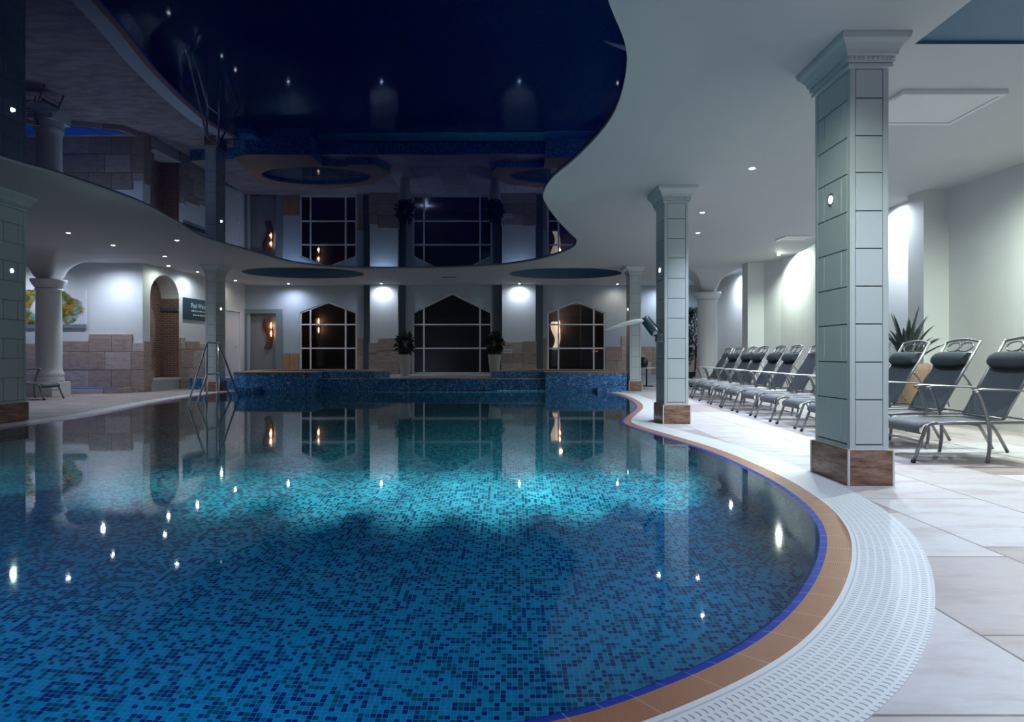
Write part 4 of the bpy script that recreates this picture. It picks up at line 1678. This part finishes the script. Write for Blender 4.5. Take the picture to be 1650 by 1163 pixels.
t = thing('potted_agave', 'spiky agave in a tall tan stone planter behind the third lounger', 'potted plant', (5.50, 8.64, 0))
a = MB(); a.lathe([(.17, 0), (.19, .03), (.25, .55), (.27, .78), (.28, .86), (.25, .88), (.23, .84)], 28); a.build('pot', M['stonepot'], t)
a = MB(); a.lathe([(.0, .82), (.235, .83)], 20, cap=False); a.build('soil', M['soil'], t)
for i in range(30):
    th = i * 2.39996
    el = math.radians(84 - 44 * (i / 29) ** 1.1)
    if math.cos(th) < -.1: el = max(el, math.radians(72))
    Ln = random.uniform(.45, .68) if i > 8 else random.uniform(.7, .86)
    a = MB()
    nseg = 9
    b = len(a.v)
    pos = Vector((.03 * math.cos(th), .03 * math.sin(th), .84))
    for k in range(nseg + 1):
        u = k / nseg
        e2 = el - .55 * u * u * (1 if i > 6 else .3)
        dirv = Vector((math.cos(e2) * math.cos(th), math.cos(e2) * math.sin(th), math.sin(e2)))
        if k: pos = pos + dirv * (Ln / nseg)
        sd = Vector((-math.sin(th), math.cos(th), 0))
        nm = sd.cross(dirv) * -1
        wd = .042 * (.55 + 1.3 * u) * (1 - u) ** .75 if u < 1 else .001
        wd = max(.001, wd * 1.15)
        a.v += [tuple(pos - sd * wd + nm * wd * .35), tuple(pos - nm * wd * .28), tuple(pos + sd * wd + nm * wd * .35)]
    for k in range(nseg):
        for c in (0, 1):
            a.addf((b + 3 * k + c, b + 3 * k + c + 1, b + 3 * k + 4 + c, b + 3 * k + 3 + c), smooth=True)
    a.build('leaf', M['agave'], t, recalc=False)

# ------------------------------------------------------------------ painting, sign, plate
PX0, PX1, PZ0, PZ1 = -13.75, -11.30, 1.80, 2.72
t = thing('wall_painting', 'wide abstract painting of swirled green, orange and turquoise on the left wall', 'painting', (-12.52, 16.49, PZ0))
a = MB()
w_, h_ = (PX1 - PX0), PZ1 - PZ0
a.box(-w_ / 2, w_ / 2, -.03, -.005, 0, h_)
cv = a.build('canvas', M['painting'], t)
uvl = cv.data.uv_layers[0]
for p in cv.data.polygons:
    for li in p.loop_indices:
        c = cv.data.vertices[cv.data.loops[li].vertex_index].co
        uvl.data[li].uv = (c.x + w_ / 2 - .05, c.z)
a = MB(); a.box(-w_ / 2, w_ / 2, -.035, -.004, -.10, -.004)  # grey strip along the lower edge of the canvas
a.build('lower_frame_bar', M['lamframe'], t)

t = thing('pool_sign', 'dark teal sign with pale lettering between brick niche and square pier', 'sign', side(2.35, 0))
ang = math.atan2(SD.y, SD.x)
t.rotation_euler = (0, 0, ang)
s0, s1 = 0.0, 1.75
zc0, zc1 = 2.04, 2.68
t.location = side(1.72, 0)
a = MB(); a.box(s0, s1, -.035, -.001, zc0, zc1); a.build('sign_board', M['signteal'], t, bevel=.004)


def text(body, x, z, size, parent, mat, name='lettering'):
    cu = bpy.data.curves.new(name, 'FONT')
    cu.body = body
    cu.size = size
    cu.extrude = .001
    o_ = bpy.data.objects.new(name, cu)
    COL.objects.link(o_)
    o_.parent = parent
    o_.location = (x, -.037, z)
    o_.rotation_euler = (PI / 2, 0, 0)
    cu.materials.append(mat)
    bpy.context.view_layer.update()
    me = bpy.data.meshes.new_from_object(o_.evaluated_get(bpy.context.evaluated_depsgraph_get()))
    mo = bpy.data.objects.new(name, me)
    bpy.data.objects.remove(o_)
    mo.name = name
    COL.objects.link(mo)
    mo.parent = parent
    mo.location = (x, -.037, z)
    mo.rotation_euler = (PI / 2, 0, 0)
    mo.scale = (.80, 1, 1)
    return mo


text('Pool Water Fe', .36, 2.40, .21, t, M['signtext'])
a = MB()
for r, (z, x0, x1) in enumerate(((2.29, .37, 1.55), (2.17, .46, 1.5))):
    x = x0
    while x < x1:
        L_ = random.uniform(.05, .16)
        xx = x
        while xx < x + L_:
            hh = random.choice((.035, .035, .05))
            a.box(xx, xx + .012, -.0375, -.035, z, z + hh)
            a.box(xx, xx + .02, -.0375, -.035, z + .03, z + .037)
            xx += .024
        x += L_ + .035
a.build('small_print', M['signtext'], t)

t = thing('mounted_plate', 'small white plate on the stone foot of the right lit pilaster', 'plate', (wx(818), 21.39, 1.12))
a = MB(); a.box(-.16, .16, -.012, .002, -.075, .075); a.build('plate_cover', M['whitegloss'], t, bevel=.004)
a = MB(); a.box(-.13, .13, -.014, -.010, -.012, .012); a.build('plate_slot', M['slate'], t)


# ------------------------------------------------------------------ wavy copper sconces
def sconce(label, x, y, z, hgt, kind, lampz):
    t = thing('wavy_sconce', label, 'wall light', (x, y, z))
    a = MB()
    n_ = 22
    b = len(a.v)
    wd = .13
    for k in range(n_ + 1):
        u = k / n_
        cx = .055 * math.sin((u - .1) * 2 * PI * .95)
        ww = wd * (1.0 - .25 * math.sin(u * PI * 2))
        zz = hgt * u
        for (xx, yy) in ((-ww, 0), (-ww * .5, -.05), (0, -.065), (ww * .5, -.05), (ww, 0)):
            a.v.append((cx + xx, yy - .02, zz))
    for k in range(n_):
        for c in range(4):
            a.addf((b + 5 * k + c, b + 5 * k + c + 1, b + 5 * k + 6 + c, b + 5 * k + 5 + c), smooth=True)
    a.build('shade', kind, t, recalc=False)
    a = MB()
    a.box(-.04, .04, -.03, .0, hgt * .3, hgt * .8)
    a.build('wall_mount', M['black'], t)
    for zl in lampz:
        a = MB(); a.lathe([(.001, -.12), (.018, -.07), (.026, 0), (.018, .07), (.001, .12)], 14, c=(.115, -.075, zl)); a.build('bulb', M['warm'], t)
        ld = bpy.data.lights.new('sconce_glow', 'POINT'); ld.energy = 1.2; ld.color = (1, .55, .3); ld.shadow_soft_size = .04
        lo_ = bpy.data.objects.new('sconce_glow', ld); COL.objects.link(lo_); lo_.parent = t; lo_.location = (.13, -.16, zl)
    return t


sconce('dark wavy copper sconce with a lit bulb on the grey door', wx(431), 21.86, wz(561), 1.02, M['copper'], (.80, .52))
sconce('wavy copper sconce glowing up and down inside the left window', (510 - 825) * .0237, 23.68, 1.55, .85, M['copper'], (.72, .38))


def glow_mat():
    m, nt, out = new_mat('backlit_copper_shade')
    h = N(nt)
    h.principled(out, c4(.6, .35, .25), .5, 0, 1.45, None, Emission_Color=c4(1, .72, .52), Emission_Strength=.8)
    return m


s3 = sconce('bright glowing wavy sconce inside the right window', (896 - 825) * .0237, 23.68, 1.20, 1.05, glow_mat(), (.98, .74))
# low orange lamp glow in the corridor behind the right window
a = MB(); a.box(-.22, .22, -.03, .02, 0, .05)
tag(a.build('corridor_lamp', M['ember'], loc=(3.05, 23.6, 1.10)), 'thin orange light strip inside the right window', 'lamp')
ld = bpy.data.lights.new('corridor_glow', 'POINT'); ld.energy = 3; ld.color = (1, .6, .38); ld.shadow_soft_size = .1
lo_ = bpy.data.objects.new('corridor_glow', ld); COL.objects.link(lo_); lo_.location = (1.8, 23.2, 2.6)

ld = bpy.data.lights.new('garden_glow', 'POINT'); ld.energy = 6; ld.color = (.8, .8, 1.0); ld.shadow_soft_size = 0.0  # added fill hidden below the sill, lifts the view through the middle window
lo_ = bpy.data.objects.new('garden_glow', ld); COL.objects.link(lo_); lo_.location = (-3.4, 24.6, .1)

# ------------------------------------------------------------------ table and chair by the far pier
t = thing('side_table', 'small white topped table behind the far right pier', 'table', (4.25, 19.6, 0))
a = MB(); a.lathe([(.30, .56), (.31, .565), (.31, .585), (.30, .59)], 30); a.build('table_top', M['whitegloss'], t)
a = MB(); a.tube([(0, 0, .0), (0, 0, .56)], .025, 10); a.build('pedestal', M['black'], t)
a = MB(); a.lathe([(.22, .0), (.22, .015), (.05, .03)], 24); a.build('foot', M['black'], t)
t = thing('lantern', 'black rounded lantern standing on the white topped table', 'lantern', (4.14, 19.55, .59))
a = MB(); a.lathe([(.09, 0), (.13, .04), (.15, .14), (.12, .26), (.07, .32), (.05, .33)], 22); a.build('body', M['black'], t)
a = MB(); a.lathe([(.05, .33), (.06, .345), (.03, .37)], 16); a.build('cap', M['steel'], t)
t = thing('garden_chair', 'white framed chair drawn up to the small table', 'chair', (4.80, 19.0, 0), .2)
a = MB()
a.box(-.20, .20, -.2, .2, .40, .43); a.build('seat', M['sling'], t, bevel=.01)
for (x, y) in ((-.2, -.2), (.2, -.2), (-.2, .2), (.2, .2)):
    a = MB(); a.tube([(x * 1.1, y * 1.1, 0), (x, y, .42)], .014, 8); a.build('leg', M['whitegloss'], t)
a = MB()
for y in (-.2, .2):
    a.tube([(.2, y, .42), (.215, y, .62), (.25, y, .86)], .018, 8)
a.tube([(.25, -.2, .86), (.26, 0, .88), (.25, .2, .86)], .018, 8)
a.build('back_frame', M['whitegloss'], t)
a = MB(); a.box(.215, .235, -.18, .18, .5, .84); a.build('backrest', M['sling'], t)


# ------------------------------------------------------------------ pool lamps under the water along the basin walls, plus added blue fill spots

TEAL, DEEP = (.56, 1.0, .84), (.03, .50, 1.0)
for (x, y, z, tgt, pw, cone, colr) in (
        (-4.3, 2.6, -.40, (-4.6, 6.1, -.92), 340, 19, TEAL),
        (-3.3, 2.05, -.40, (-3.5, 6.1, -.92), 714, 19, TEAL),
        (-2.4, 1.75, -.40, (-2.5, 6.1, -.92), 1190, 19, TEAL),
        (-1.6, 1.65, -.40, (-1.6, 6.1, -.92), 1785, 19, TEAL),
        (-.9, 1.62, -.40, (-.8, 6.1, -.92), 2210, 19, TEAL),
        (-.3, 1.68, -.40, (-.1, 6.1, -.92), 2550, 19, TEAL),
        (.3, 1.95, -.40, (.6, 6.1, -.92), 2125, 19, TEAL),
        (.9, 2.4, -.40, (1.4, 6.1, -.92), 1360, 19, TEAL),
        (-2.2, 1.70, -.35, (-2.2, 12.0, -.75), 260, 40, TEAL),
        (-5.6, 4.3, -.35, (-4.4, 12.0, -.75), 160, 44, TEAL),
        (-2.0, 1.66, -.12, (-2.0, 4.6, -1.25), 58, 120, DEEP),
        (-.7, 1.60, -.12, (-.6, 4.6, -1.25), 58, 120, DEEP),
        (-3.4, 2.1, -.12, (-3.2, 4.8, -1.25), 58, 120, DEEP),
        (-4.7, 3.1, -.12, (-3.8, 5.0, -1.25), 34, 120, DEEP),
        (.7, 2.1, -.12, (.3, 4.4, -1.25), 30, 120, DEEP),
        (1.55, 3.3, -.12, (.2, 4.6, -1.25), 30, 120, DEEP),
        (1.9, 5.0, -.12, (.2, 5.4, -1.25), 25, 120, DEEP)):
    ld = bpy.data.lights.new('underwater_lamp', 'SPOT')
    ld.energy = pw; ld.color = colr
    ld.spot_size = math.radians(cone); ld.spot_blend = .9
    ld.shadow_soft_size = .05
    o_ = bpy.data.objects.new('underwater_lamp', ld)
    COL.objects.link(o_)
    o_.location = (x, y, z)
    o_.rotation_euler = (Vector(tgt) - Vector((x, y, z))).to_track_quat('-Z', 'Y').to_euler()

# ------------------------------------------------------------------ world, view, sampling
w = bpy.data.worlds.new('night')
SC.world = w
w.use_nodes = True
w.node_tree.nodes['Background'].inputs[0].default_value = (.01, .015, .03, 1)
w.node_tree.nodes['Background'].inputs[1].default_value = .3
SC.view_settings.view_transform = 'Standard'
SC.view_settings.look = 'None'
SC.view_settings.gamma = 1.0
SC.view_settings.use_curve_mapping = False
SC.view_settings.exposure = 0.0
cy = SC.cycles
cy.use_denoising = True
cy.max_bounces = 10
cy.diffuse_bounces = 4
cy.glossy_bounces = 6
cy.transmission_bounces = 6
cy.transparent_max_bounces = 8
cy.caustics_reflective = False
cy.caustics_refractive = True
cy.sample_clamp_indirect = 4.0
cy.sample_clamp_direct = 0.0
cy.use_light_tree = True
